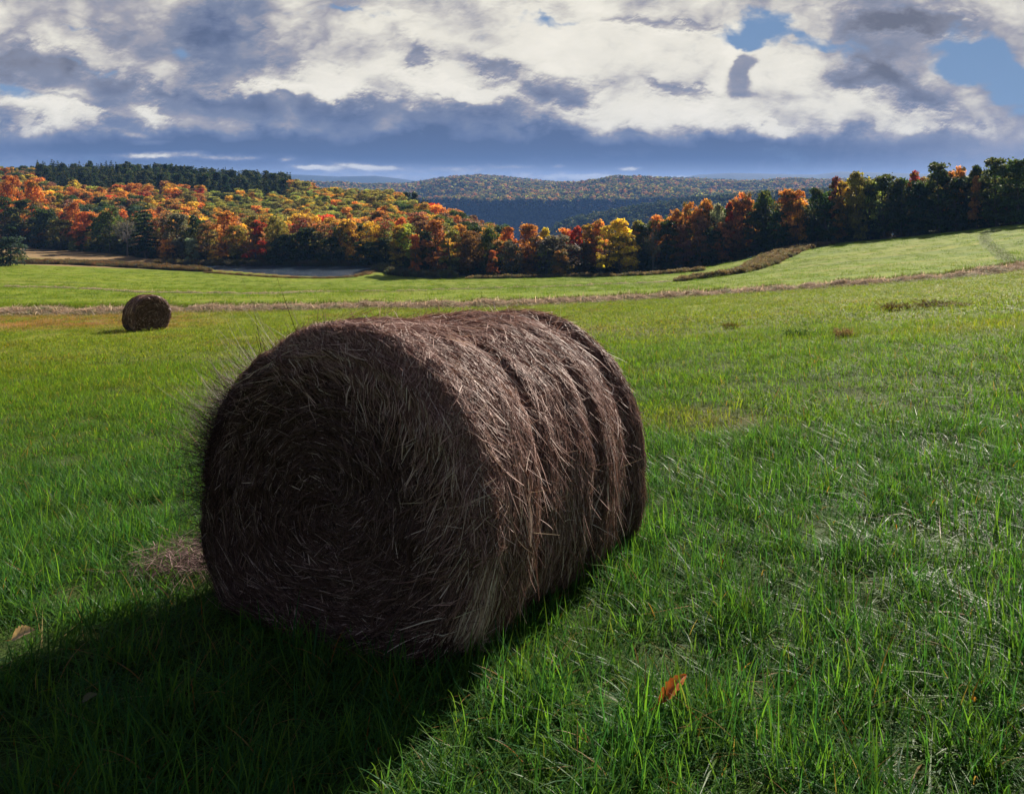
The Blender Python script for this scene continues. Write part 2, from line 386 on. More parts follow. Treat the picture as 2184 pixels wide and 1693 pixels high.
def ground(x, y):
    x = np.asarray(x, float); y = np.asarray(y, float); r = np.hypot(x, y)
    xs, ys = np.where(r > 900, x * 900 / np.maximum(r, 1), x), np.where(r > 900, y * 900 / np.maximum(r, 1), y)
    z = near_h(xs, ys); k = sstep(r, 620, 850)
    z = z * (1 - k) + np.where(k > 0, far_h(x, y), 0) * k
    # small natural unevenness of the meadow
    b = .035 * fbm(x / 1.7, y / 1.7, 3, .5, 61) + .10 * fbm(x / 9, y / 9, 3, .5, 62) * sstep(r, 4, 20)
    return z + b * (1 - sstep(r, 150, 300)) * (poly_dist(x, y, PT) > 3)


def hit(px_, row):
    """where the line of sight through a point of the picture meets the ground"""
    d = np.concatenate([np.arange(2, 20, .02), np.arange(20, 320, .1)])
    x = (px_ - CX) / F * d; z = 2 - (row - HOR) / F * d; g = ground(x, d)
    i = np.argmax(g > z); return float(x[i]), float(d[i]), float(g[i])


# zones of colour on the ground
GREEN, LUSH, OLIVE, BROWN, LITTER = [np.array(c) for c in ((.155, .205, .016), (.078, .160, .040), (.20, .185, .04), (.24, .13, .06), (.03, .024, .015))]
BASE_D = [(-300, 255), (12, 250), (60, 255), (200, 235), (330, 215), (420, 205), (600, 198), (830, 195), (880, 180), (1100, 176), (1300, 176), (1500, 175), (1614, 170), (1722, 162), (1902, 155), (2100, 140), (2172, 135), (2500, 130)]


def wood_d(p): return np.interp(p, [b[0] for b in BASE_D], [b[1] for b in BASE_D]) * S


def zones(x, y):
    r = np.hypot(x, y); Y = np.maximum(y, .5); p = CX + F * x / Y
    n1 = fbm(x / 5.5, y / 4., 4, .55, 31); n2 = fbm(x / 1.3, y / 1.1, 3, .5, 32); n3 = fbm(x / 30, y / 8, 4, .5, 33); n4 = fbm(x / 60 + y / 150, y / 4.5, 3, .5, 35)
    c = np.tile(LUSH, x.shape + (1,)).astype(float)
    def mix(c, col, k): k = np.clip(k, 0, 1)[..., None]; return c * (1 - k) + col * k
    c = mix(c, (LUSH + GREEN) / 2, sstep(y + 3 * n1, 5, 15))
    c = mix(c, np.array([.19, .22, .030]), sstep(y + 8 * n1, 12, 24) * .9)
    c = mix(c, OLIVE, sstep(n1 + .5 * n2, .12, .45) * sstep(y, 8, 22) * .9)
    c = mix(c, np.array([.24, .17, .07]), sstep(n1 * .8 + n2 * .6, .25, .5) * sstep(y, 16, 25) * .75)
    c = mix(c, np.array([.22, .20, .03]), .7 * np.exp(-((x - 1.9) ** 2 + (y - 8.4) ** 2) / .5))
    wl = np.interp(p, [-300, 12, 1092, 1500, 2170, 2500], np.array([45, 45, 50, 52, 50, 48]) * S)
    fieldk = sstep(y, wl - 1.5, wl + .5)
    c = mix(c, GREEN * (1 + .35 * n3[..., None] + .25 * n4[..., None]), fieldk)
    c = mix(c, np.array([.09, .14, .02]), fieldk * sstep(-n4 + .4 * n1, .15, .5) * .6); c = mix(c, np.array([.26, .20, .09]), fieldk * sstep(n4 + .5 * n2, .30, .55) * .45)
    c = mix(c, OLIVE * .95, fieldk * sstep(n3 + .3 * n1, .05, .5) * .5)
    brown = sstep(560 - p, 0, 260) * sstep(y, 36 + 3 * n1, 41) * (1 - fieldk)
    c = mix(c, np.array([.30, .15, .075]), brown * sstep(n2 + .4 * n1, -.5, .2) * .9)
    pd = poly_dist(x, y, PT)
    c = mix(c, BROWN * .7, 1 - sstep(pd + 2 * n1, 1.2, 3.2))
    # the tawny field beyond the hedge at far left, with its strip of green
    far_left = sstep(y, 172 * S, 176 * S) * sstep(440 - p, 0, 60)
    c = mix(c, np.array([.30, .19, .12]), far_left * .9)
    rr = 2 - ground_z_hint(x, y)
    c = mix(c, GREEN, far_left * np.exp(-((y - 196 * S - (p - 150) * -.04) / 7.) ** 2) * (p < 245))
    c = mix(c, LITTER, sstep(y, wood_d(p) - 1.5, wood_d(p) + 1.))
    far = sstep(r, 560, 700)
    c = mix(c, np.array([.045, .05, .02]), far)
    return np.clip(c, 0, 1)


def ground_z_hint(x, y): return 0 * x


ang = np.concatenate([np.linspace(-40, 40, 401), np.arange(43, 318, 4.)])
ang = R_(1) * ang
rad = np.concatenate([[0.], np.geomspace(.4, 30, 170), np.geomspace(30.3, 340, 230), np.geomspace(345, 14000, 190)])
AA, RR = np.meshgrid(ang, rad)
GX, GY = RR * np.sin(AA), RR * np.cos(AA); GZ = ground(GX, GY)
na_, nr_ = len(ang), len(rad)
i0 = (np.arange(nr_ - 1)[:, None] * na_ + np.arange(na_)[None]); i1 = (np.arange(nr_ - 1)[:, None] * na_ + (np.arange(na_)[None] + 1) % na_)
quads = np.stack([i0, i0 + na_, i1 + na_, i1], -1).reshape(-1, 4)
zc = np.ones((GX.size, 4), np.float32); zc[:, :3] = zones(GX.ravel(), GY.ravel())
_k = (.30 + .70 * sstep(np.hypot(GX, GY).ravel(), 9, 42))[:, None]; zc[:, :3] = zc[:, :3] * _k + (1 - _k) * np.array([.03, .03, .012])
mg, T, o_ = material('meadow_ground')
geo = T.n('ShaderNodeNewGeometry'); pos = geo.outputs['Position']
zt_ = T.attr('zone').outputs['Color']
nA = T.noise(T.v('MULTIPLY', pos, (.35, .9, .9)), 1.0, 6, .65); nB = T.noise(T.v('MULTIPLY', pos, (1, 2, 1)), 6.0, 4, .7)
nC = T.noise(T.v('MULTIPLY', pos, (.03, .22, .1)), 1.0, 5, .6)
c_ = T.mix(1., zt_, T.ramp(nA, [(.25, (.55, .62, .5)), (.5, (1, 1, 1)), (.75, (1.35, 1.2, 1.2))]), 'MULTIPLY')
c_ = T.mix(1., c_, T.ramp(nC, [(.3, (.80, .92, .85)), (.7, (1.18, 1.06, 1.0))]), 'MULTIPLY')
c_ = T.mix(.6, c_, T.ramp(nB, [(.3, (.55, .55, .5)), (.6, (1.25, 1.25, 1.1))]), 'MULTIPLY')
pb = T.n('ShaderNodeBsdfPrincipled'); T.put(pb.inputs['Base Color'], c_); pb.inputs['Roughness'].default_value = .9; pb.inputs['Specular IOR Level'].default_value = .1
bp = T.n('ShaderNodeBump'); bp.inputs['Strength'].default_value = .8; bp.inputs['Distance'].default_value = .12
T.put(bp.inputs['Height'], T.noise(pos, 2.2, 6, .7)); T.put(pb.inputs['Normal'], bp.outputs[0]); T.put(o_.inputs[0], pb.outputs[0])
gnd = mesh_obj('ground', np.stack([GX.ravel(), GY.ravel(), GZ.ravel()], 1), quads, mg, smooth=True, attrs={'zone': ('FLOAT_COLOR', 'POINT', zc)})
tag(gnd, 'sloping green hay meadow falling away to a wooded valley and hills', kind='structure')

# pond
pc_ = PT.mean(0); pw = pc_ + (PT - pc_) * 1.06 + np.sign(PT - pc_) * .8
mw, T, o_ = material('pond_water'); geo = T.n('ShaderNodeNewGeometry')
pb = T.n('ShaderNodeBsdfPrincipled'); pb.inputs['Base Color'].default_value = (.03, .05, .08, 1); pb.inputs['Roughness'].default_value = .2
bp = T.n('ShaderNodeBump'); bp.inputs['Strength'].default_value = 1.; bp.inputs['Distance'].default_value = .55
T.put(bp.inputs['Height'], T.noise(T.v('MULTIPLY', geo.outputs['Position'], (.5, 1.6, 1)), 1.6, 4, .6)); T.put(pb.inputs['Normal'], bp.outputs[0]); T.put(o_.inputs[0], pb.outputs[0])
gx, gy = np.meshgrid(np.linspace(pw[:, 0].min(), pw[:, 0].max(), 60), np.linspace(pw[:, 1].min(), pw[:, 1].max(), 30))
ok = poly_dist(gx, gy, PT) < 2.2
ii = np.arange(60 * 30).reshape(30, 60); qd = np.stack([ii[:-1, :-1], ii[:-1, 1:], ii[1:, 1:], ii[1:, :-1]], -1).reshape(-1, 4)
qd = qd[ok.ravel()[qd].all(1)]
tag(mesh_obj('pond', np.stack([gx.ravel(), gy.ravel(), np.full(gx.size, POND_Z)], 1), qd, mw), 'dark still pond at the foot of the woods', kind='structure')

# ------------------------------------------------------------ blades and strands
def ribbons(starts, dirs, ups, lens, wid, bend, nseg, taper=1.0, rg=rng, gravity=True):
    """curved tapering blades. starts,dirs,ups (n,3); bend: how far the tip droops"""
    n = len(starts); t = np.linspace(0, 1, nseg + 1)[None, :, None]
    L = lens[:, None, None]; b = bend[:, None, None]
    c = starts[:, None] + dirs[:, None] * L * t + ups[:, None] * L * b * (t ** 2)
    side = np.cross(dirs, ups); side /= np.linalg.norm(side, axis=1, keepdims=True) + 1e-9
    w = wid[:, None, None] * .5 * (1 - taper * t ** 1.6) * (.55 + .45 * np.minimum(t * 6, 1)) + .0002
    a = c - side[:, None] * w; d = c + side[:, None] * w
    V = np.stack([a, d], 2).reshape(-1, 3)
    k = (np.arange(n)[:, None] * (nseg + 1) + np.arange(nseg)[None]) * 2
    Fq = np.stack([k, k + 1, k + 3, k + 2], -1).reshape(-1, 4)
    return V, Fq


def unit(v): return v / (np.linalg.norm(v, axis=-1, keepdims=True) + 1e-9)


def grass_proto(name, n, rad_, l0, l1, w0, w1, mat, seed, nseg=5, droop=1.0):
    g = np.random.default_rng(seed); th = g.uniform(0, 2 * np.pi, n); r = rad_ * np.sqrt(g.random(n))
    st = np.stack([r * np.cos(th), r * np.sin(th), np.full(n, -.01)], 1)
    az = g.uniform(0, 2 * np.pi, n); tilt = np.abs(g.normal(0, .55, n)) + .08
    h = np.stack([np.cos(az), np.sin(az), 0 * az], 1)
    d = unit(h * np.sin(tilt)[:, None] + np.array([0, 0, 1.]) * np.cos(tilt)[:, None])
    bend = -g.uniform(.10, .85, n) ** 1.2 * droop * (.35 + tilt)
    up = unit(np.array([0, 0, 1.]) - h * .3)
    L = g.uniform(l0, l1, n) * (.6 + .4 * g.random(n)); wd = g.uniform(w0, w1, n)
    V, Fq = ribbons(st, d, up, L, wd, bend + 0, nseg)
    # droop sideways as well: push the tips outwards
    t = np.tile(np.repeat(np.linspace(0, 1, nseg + 1), 2), n); nb = np.repeat(np.arange(n), (nseg + 1) * 2)
    V = V + h[nb] * (t ** 2 * L[nb] * np.abs(bend[nb]) * .9)[:, None]
    V[:, 2] = np.maximum(V[:, 2], .004)
    sh = np.zeros((len(V), 4), np.float32); sh[:, 0] = g.random(n)[nb]; sh[:, 1] = g.random(n)[nb]; sh[:, 2] = t; sh[:, 3] = 1
    return mesh_obj(name, V, Fq, mat, attrs={'shade': ('FLOAT_COLOR', 'POINT', sh)}, link=False, smooth=True)


def grass_col(T):
    a = T.sep(T.attr('shade').outputs['Vector']); tint = T.attr('tint', 'INSTANCER').outputs['Color']
    c = T.mix(1., tint, T.ramp(a[0], [(0, (.38, .66, 1.1)), (.35, (.62, .88, 1.0)), (.65, (1.0, 1.08, .8)), (.9, (1.30, 1.25, .8)), (1, (1.6, 1.4, .8))]), 'MULTIPLY')
    dry = T.rng(a[1], .972, .980)
    c = T.mix(dry, c, T.mix(a[0], (.34, .13, .03, 1), (.42, .33, .16, 1)))
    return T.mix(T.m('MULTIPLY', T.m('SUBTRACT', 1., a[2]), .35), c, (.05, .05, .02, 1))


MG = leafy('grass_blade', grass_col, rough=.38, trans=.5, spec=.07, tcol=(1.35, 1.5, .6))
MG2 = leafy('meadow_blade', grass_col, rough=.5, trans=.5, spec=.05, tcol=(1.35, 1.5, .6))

# ------------------------------------------------------------ the big round bale
BC = np.array([-.80, 3.70, 0.]); BPHI = R_(30); BR_, BL = .765, 1.86; BTILT = -.085


def strand_mat(name, stops, rough=.55, trans=.10, spec=.22):
    def f(T):
        a = T.sep(T.attr('shade').outputs['Vector'])
        return T.mix(T.m('MULTIPLY', a[1], .5), T.ramp(a[0], stops), (.22, .115, .09, 1))
    return leafy(name, f, rough=rough, trans=trans, spec=spec, tcol=(1.1, 1., .8))


def make_bale(name, C, phi, R, L, tilt, nst, width, sx=1., seed=5, detail=1.0, matset=None):
    g = np.random.default_rng(seed)
    ax = np.array([math.sin(phi) * math.cos(tilt), math.cos(phi) * math.cos(tilt), math.sin(tilt)])
    hh = np.array([math.cos(phi), -math.sin(phi), 0.]); uu = np.cross(hh, ax); rs = .13 * R / .78
    # profile: arc length, position along the axis, radius
    pr = [(0., 0.)] + [(.0, R - rs)] + [(rs - rs * math.cos(a), R - rs + rs * math.sin(a)) for a in np.linspace(.15, np.pi / 2, 8)]
    pr += [(s, R) for s in np.linspace(rs + .05, L - rs, 24)] + [(L - rs + rs * math.sin(a), R - rs + rs * math.cos(a)) for a in np.linspace(.15, np.pi / 2, 8)] + [(L, .0)]
    pr = np.array(pr); tt = np.concatenate([[0], np.cumsum(np.hypot(*np.diff(pr, axis=0).T))]); Tm = tt[-1]
    GR = np.array([.30, .60, .86]) * L
    def surf(t, th, lift=0., deform=True):
        s = np.interp(t, tt, pr[:, 0]); r = np.interp(t, tt, pr[:, 1])
        e = .01; ds = np.interp(t + e, tt, pr[:, 0]) - np.interp(t - e, tt, pr[:, 0]); dr = np.interp(t + e, tt, pr[:, 1]) - np.interp(t - e, tt, pr[:, 1])
        m = np.hypot(ds, dr) + 1e-9; nr, ns = ds / m, -dr / m
        wob = .05 * np.sin(th * 1.3 + 1.) + .035 * np.sin(th * 3.1)
        groove = sum(np.exp(-((s - q * 1. - wob * k) / .055) ** 2) for q, k in zip(GR, (1, .8, .5)))
        onside = sstep(s, rs * .6, rs * 1.6)
        bul = -.050 * groove * onside + .020 * np.sin(np.clip((s - rs) / (L - 2 * rs), 0, 1) * np.pi * 4)
        bump = .016 * fbm(th * 4 + s * 1., s * 7, 3, .5, seed) + .010 * fbm(th * 11, s * 16, 3, .5, seed + 4)
        front = (s < rs) & (t < tt[-1] / 2)
        spir = .010 * np.sin((r / R * 9.5 - th / (2 * np.pi)) * 2 * np.pi) * sstep(r, .08, .2) * (1 - onside) + .035 * np.exp(-((r - .0) / .16) ** 2) * -1 + .03 * fbm(r * 6 * np.cos(th), r * 6 * np.sin(th), 3, .5, seed + 7) * (1 - onside)
        off = lift + R / .78 * (bul + bump) + np.where(s < L / 2, spir, spir) * (1 - onside)
        s2 = s + ns * off; r2 = np.maximum(r + nr * off, 0)
        if True:
            x = r2 * np.sin(th); z = r2 * np.cos(th); zn = z / R
            lf = np.where(x < 0, 1., .2 + .85 * np.clip(s2 / L, 0, 1)); sq = 1 + .13 * lf * np.where(z < 0, np.sin(2 * th) ** 2, 0); x, z = x * sq, z * sq; x = x * (1 + (sx - 1) * np.where(x < 0, 1.75, .25)) * (1 + .05 * lf * sstep(-zn, -.5, .9)); fl = -.84 * R
            z = np.where(z < fl + .12 * R, fl + .12 * R - .12 * R * np.tanh((fl + .12 * R - z) / (.12 * R)) * 1., z)
            z = z - .02 * R * (zn > 9)
        cz = ground(C[0], C[1]) + .84 * R
        p = np.array([C[0], C[1], float(cz)]) + ax * s2[..., None] + hh * x[..., None] + uu * z[..., None]
        nv = ax * ns[..., None] + (hh * np.sin(th)[..., None] + uu * np.cos(th)[..., None]) * nr[..., None]
        return p, nv
    root = empty(name, (float(C[0] + ax[0] * L / 2), float(C[1] + ax[1] * L / 2), float(ground(C[0] + ax[0] * L / 2, C[1] + ax[1] * L / 2))))
    off0 = np.array(root.location)
    def part(nm, V, Fq, mat, **k):
        return mesh_obj(nm, V - off0, Fq, mat, root, **k)
    # packed body
    nt, nth = int(150 * detail), int(260 * detail)
    tg, thg = np.meshgrid(np.linspace(0.0, Tm, nt), np.linspace(0, 2 * np.pi, nth, endpoint=False), indexing='ij')
    Pb, _ = surf(tg, thg); ii = np.arange(nt * nth).reshape(nt, nth); jj = np.roll(ii, -1, 1)
    q = np.stack([ii[:-1], jj[:-1], jj[1:], ii[1:]], -1).reshape(-1, 4)
    part('packed_hay', Pb.reshape(-1, 3), q, matset[0], smooth=True)
    # strands
    lock = lambda t, th: fbm(th * 3.2, t * 6.5, 3, .55, seed + 20)
    def walk(t0, th0, al, ln, nseg, lift0, lift1, wd, curl, mat, nm, sh, roll=.5):
        n = len(t0); t = t0.copy(); th = th0.copy(); lk = lock(t0, th0); a = al + .75 * lk; pts = []; nrm = []
        sh = np.clip(sh * (1 + .9 * fbm(th0 * 6, t0 * 12, 3, .5, seed + 30)), 0, 1); wd = wd * np.where(g.random(n) < .12, 2.1, 1.)
        for k in range(nseg + 1):
            f = k / nseg; lf = lift0 + lift1 * (np.abs(f - .4) * 1.8) ** 2
            p, nv = surf(t, th, lf); pts.append(p); nrm.append(nv)
            r = np.maximum(np.interp(t, tt, pr[:, 1]), .05); st = ln / nseg
            th = th + st * np.cos(a) / r; t = np.clip(t + st * np.sin(a), .0, Tm - .01); a = a + curl * st
        Pp = np.stack(pts, 1); Nv = np.stack(nrm, 1)
        tan = np.gradient(Pp, axis=1); tan = unit(tan); sd = unit(np.cross(tan, Nv)); ro = g.normal(0, roll, n)[:, None, None]
        sd = sd * np.cos(ro) + Nv * np.sin(ro)
        f = np.linspace(0, 1, nseg + 1)[None, :, None]; w = wd[:, None, None] * .5 * (1 - .6 * np.abs(f * 2 - 1) ** 3)
        V = np.stack([Pp - sd * w, Pp + sd * w], 2).reshape(-1, 3)
        k = (np.arange(n)[:, None] * (nseg + 1) + np.arange(nseg)[None]) * 2
        Fq = np.stack([k, k + 1, k + 3, k + 2], -1).reshape(-1, 4)
        s4 = np.ones((len(V), 4), np.float32); nb = np.repeat(np.arange(n), (nseg + 1) * 2); s4[:, 0] = sh[nb]; s4[:, 1] = g.random(n)[nb]
        return part(nm, V, Fq, mat, attrs={'shade': ('FLOAT_COLOR', 'POINT', s4)})
    W0 = width
    # side strands
    n = int(nst * .62); t0 = g.uniform(R - rs * .5, Tm - R + rs, n); th0 = g.uniform(-np.pi, np.pi, n)
    s0 = np.interp(t0, tt, pr[:, 0]); gr = sum(np.exp(-((s0 - q_) / .09) ** 2) for q_ in GR)
    al = np.where(g.random(n) < .5 + .1 * gr, g.normal(0, .16, n), g.normal(0, .42 + .5 * gr, n))
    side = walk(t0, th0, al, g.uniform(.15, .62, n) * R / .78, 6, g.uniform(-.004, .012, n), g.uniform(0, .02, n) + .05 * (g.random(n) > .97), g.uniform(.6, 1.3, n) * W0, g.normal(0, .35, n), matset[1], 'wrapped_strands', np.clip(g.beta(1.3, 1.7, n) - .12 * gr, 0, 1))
    # end face strands, both ends
    for nm, fr, cnt in (('front_strands', 0, int(nst * .34)), ('rear_strands', 1, int(nst * .12))):
        rr_ = R * np.sqrt(g.uniform(.0, 1., cnt)); t0 = rr_ if fr == 0 else Tm - rr_
        cen = 1 - sstep(rr_, .12 * R, .5 * R)
        al = g.normal(0, .22, cnt) + cen * g.normal(0, 1.2, cnt) + np.where(g.random(cnt) < .18, g.normal(0, .7, cnt), 0)
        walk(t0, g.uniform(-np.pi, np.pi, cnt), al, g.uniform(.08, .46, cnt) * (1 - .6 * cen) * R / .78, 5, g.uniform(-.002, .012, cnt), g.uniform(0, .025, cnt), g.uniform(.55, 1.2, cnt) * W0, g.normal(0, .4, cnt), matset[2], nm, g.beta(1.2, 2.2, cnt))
    return root, surf, walk, part, ax, hh, uu, tt, pr, Tm, g


if 'bale' in PARTS:
    mb, T, o_ = material('packed_hay'); geo = T.n('ShaderNodeNewGeometry')
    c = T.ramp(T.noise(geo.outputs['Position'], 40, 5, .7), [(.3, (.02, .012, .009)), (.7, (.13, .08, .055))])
    pb = T.n('ShaderNodeBsdfPrincipled'); T.put(pb.inputs['Base Color'], c); pb.inputs['Roughness'].default_value = .9
    bp = T.n('ShaderNodeBump'); bp.inputs['Strength'].default_value = 1.; bp.inputs['Distance'].default_value = .02
    T.put(bp.inputs['Height'], T.noise(geo.outputs['Position'], 60, 4, .7)); T.put(pb.inputs['Normal'], bp.outputs[0]); T.put(o_.inputs[0], pb.outputs[0])
    ms = strand_mat('sunlit_straw', [(0, (.07, .030, .028)), (.35, (.26, .135, .118)), (.65, (.62, .40, .34)), (1, (.97, .79, .69))])  # paler copy of the straw, sunlight put into its colour
    mf = strand_mat('shaded_straw', [(0, (.016, .007, .008)), (.45, (.065, .034, .034)), (.72, (.25, .155, .145)), (1, (.78, .58, .53))])  # darker copy for the end faces, their shade put into the colour
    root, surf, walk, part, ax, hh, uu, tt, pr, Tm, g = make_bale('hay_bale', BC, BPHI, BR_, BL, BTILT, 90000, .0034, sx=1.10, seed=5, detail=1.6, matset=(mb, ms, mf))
    tag(root, 'large dark round hay bale lying on its side in the foreground grass', 'hay bale', 'round hay bales')
    # strands that hang over the front shoulder from the top
    n = 4200; thc = g.normal(.35, .6, n)
    walk(np.full(n, BR_ - .02) + g.uniform(-.03, .12, n), thc, -np.pi / 2 + g.normal(.75, .38, n), g.uniform(.12, .42, n), 6, g.uniform(.006, .026, n), g.uniform(0, .03, n), g.uniform(.6, 1.2, n) * .0034, g.uniform(.5, 3.2, n), ms, 'overhanging_fringe', g.beta(1.6, 2.0, n))
    # bristling tuft at the left flank
    n = 6000; th0 = R_(-84) + g.normal(0, .34, n); t0 = BR_ + g.uniform(-.12, .34, n); clump_ = fbm(th0 * 7, t0 * 9, 3, .5, 44)
    p, nv = surf(t0, th0, 0.); d = unit(nv * 1. + hh * g.uniform(-.9, 0, n)[:, None] + uu * (g.normal(.0, .30, n) + 1.3 * clump_)[:, None] - ax * g.uniform(-.1, .7, n)[:, None] + g.normal(0, .28, (n, 3)))
    V, Fq = ribbons(p - d * .05, d, unit(np.array([0, 0, 1.]) + g.normal(0, .3, (n, 3))), (np.minimum(np.abs(g.normal(0, .15, n)), .30) + .04) * (1 + 1.0 * clump_).clip(.3, 1.35), g.uniform(.0022, .0042, n), g.uniform(-.5, .5, n), 5)
    s4 = np.ones((len(V), 4), np.float32); s4[:, 0] = np.repeat(g.beta(1.2, 4, n), 12); s4[:, 1] = .3
    part('bristling_tuft', V, Fq, mf, attrs={'shade': ('FLOAT_COLOR', 'POINT', s4)})
    # wisp trailing to the ground at the near right bottom
    n = 800; tw = BR_ + g.normal(.03, .035, n); th0 = R_(108) + g.normal(0, .12, n); P0, n0 = surf(tw, th0, .015)
    P1, n1 = surf(tw - .02, R_(126) + g.normal(0, .04, n), .06); P2 = np.array(hit(978, 1412)) + g.normal(0, 1, (n, 3)) * np.array([.06, .03, 0])
    P2[:, 2] = ground(P2[:, 0], P2[:, 1]) + g.uniform(.05, .16, n); P1 = P1 + g.normal(0, .015, (n, 3)); Q1 = 2 * (P1 - P0); Q2 = P2 - 2 * P1 + P0
    L1 = np.linalg.norm(Q1, axis=1); V, Fq = ribbons(P0, unit(Q1), unit(Q2), L1, g.uniform(.0022, .0042, n), np.linalg.norm(Q2, axis=1) / L1, 6, taper=.4)
    s4 = np.ones((len(V), 4), np.float32); s4[:, 0] = np.repeat(g.beta(4, 1.6, n), 14); s4[:, 1] = .2
    part('trailing_wisp', V, Fq, ms, attrs={'shade': ('FLOAT_COLOR', 'POINT', s4)})
    # stray straws standing off the top
    n = 1500; th0 = g.uniform(R_(-80), R_(95), n); t0 = g.uniform(BR_ * .9, Tm - BR_, n); p, nv = surf(t0, th0, .0)
    d = unit(nv * .35 + g.normal(0, .8, (n, 3)) + ax * .2); V, Fq = ribbons(p, d, unit(nv), g.uniform(.04, .16, n), g.uniform(.002, .0032, n), g.uniform(-.5, .2, n), 4, taper=.6)
    s4 = np.ones((len(V), 4), np.float32); s4[:, 0] = np.repeat(g.beta(3, 2, n), 10); s4[:, 1] = .2
    part('stray_straws', V, Fq, ms, attrs={'shade': ('FLOAT_COLOR', 'POINT', s4)})
    x2, y2, z2 = hit(318, 706)
    root2 = make_bale('hay_bale', np.array([x2 + .15, y2, 0]), R_(-44), .84, 1.2, -.02, 9000, .026, sx=1.04, seed=9, detail=.6, matset=(mb, ms, mf))[0]
    tag(root2, 'small distant round hay bale standing by the brown strip at left of the field', 'hay bale', 'round hay bales')

# ------------------------------------------------------------ trees
def leaf_quads(ctr, nrm, size, g, curl=.35):
    n = len(ctr); a = unit(np.cross(nrm, g.normal(0, 1, (n, 3)))); b = np.cross(nrm, a); s = size[:, None]
    return np.stack([ctr - a * s, ctr + b * s * .62 - nrm * s * curl, ctr + a * s, ctr - b * s * .62 + nrm * s * curl], 1).reshape(-1, 3)


def tube(pts, rads, k=6):
    pts = np.array(pts, float); V = []; n = len(pts)
    for i in range(n):
        d = unit(pts[min(i + 1, n - 1)] - pts[max(i - 1, 0)]); a = unit(np.cross(d, [.13, .97, .2])); b = np.cross(d, a)
        for j in range(k): V.append(pts[i] + rads[i] * (a * math.cos(2 * math.pi * j / k) + b * math.sin(2 * math.pi * j / k)))
    Fq = [(i * k + j, i * k + (j + 1) % k, (i + 1) * k + (j + 1) % k, (i + 1) * k + j) for i in range(n - 1) for j in range(k)]
    return np.array(V), np.array(Fq)


def join(parts):
    V, Fq, o = [], [], 0
    for v, f in parts: V.append(v); Fq.append(np.asarray(f) + o); o += len(v)
    return np.concatenate(V), np.concatenate(Fq)


def limbs(g, h, spread, n, base=.2, r0=.022, twig=3):
    """a trunk with tapering limbs, total height h"""
    lean = g.normal(0, .03, 2); tp = [np.array([lean[0] * h * t, lean[1] * h * t, h * t * .93]) + np.append(g.normal(0, .012 * h * t, 2), 0) for t in np.linspace(0, 1, 7)]
    tp[0][2] = -.4
    P_ = [tube(tp, [h * r0 * (1 - .85 * t) + .01 for t in np.linspace(0, 1, 7)], 7)]
    for i in range(n):
        t = g.uniform(base, .92); k = t * 6; a = tp[int(k)] + (tp[min(int(k) + 1, 6)] - tp[int(k)]) * (k % 1)
        az = g.uniform(0, 2 * np.pi); L = spread * (1.15 - .8 * t) * g.uniform(.7, 1.1); d = np.array([math.cos(az), math.sin(az), g.uniform(.35, .9)]); d /= np.linalg.norm(d)
        e = [a + d * L * q + np.array([0, 0, .18 * L * q * q]) + g.normal(0, .03 * L * q, 3) for q in (0, .33, .66, 1)]
        r = h * r0 * (1 - .8 * t) * .5; P_.append(tube(e, [r, r * .7, r * .45, r * .15], 5))
        for _ in range(twig):
            q = g.integers(1, 4); d2 = unit(d + g.normal(0, .6, 3)); L2 = L * g.uniform(.3, .6)
            P_.append(tube([e[q], e[q] + d2 * L2 * .5, e[q] + d2 * L2 + [0, 0, .05 * L2]], [r * .35, r * .22, r * .06], 4))
    return join(P_)


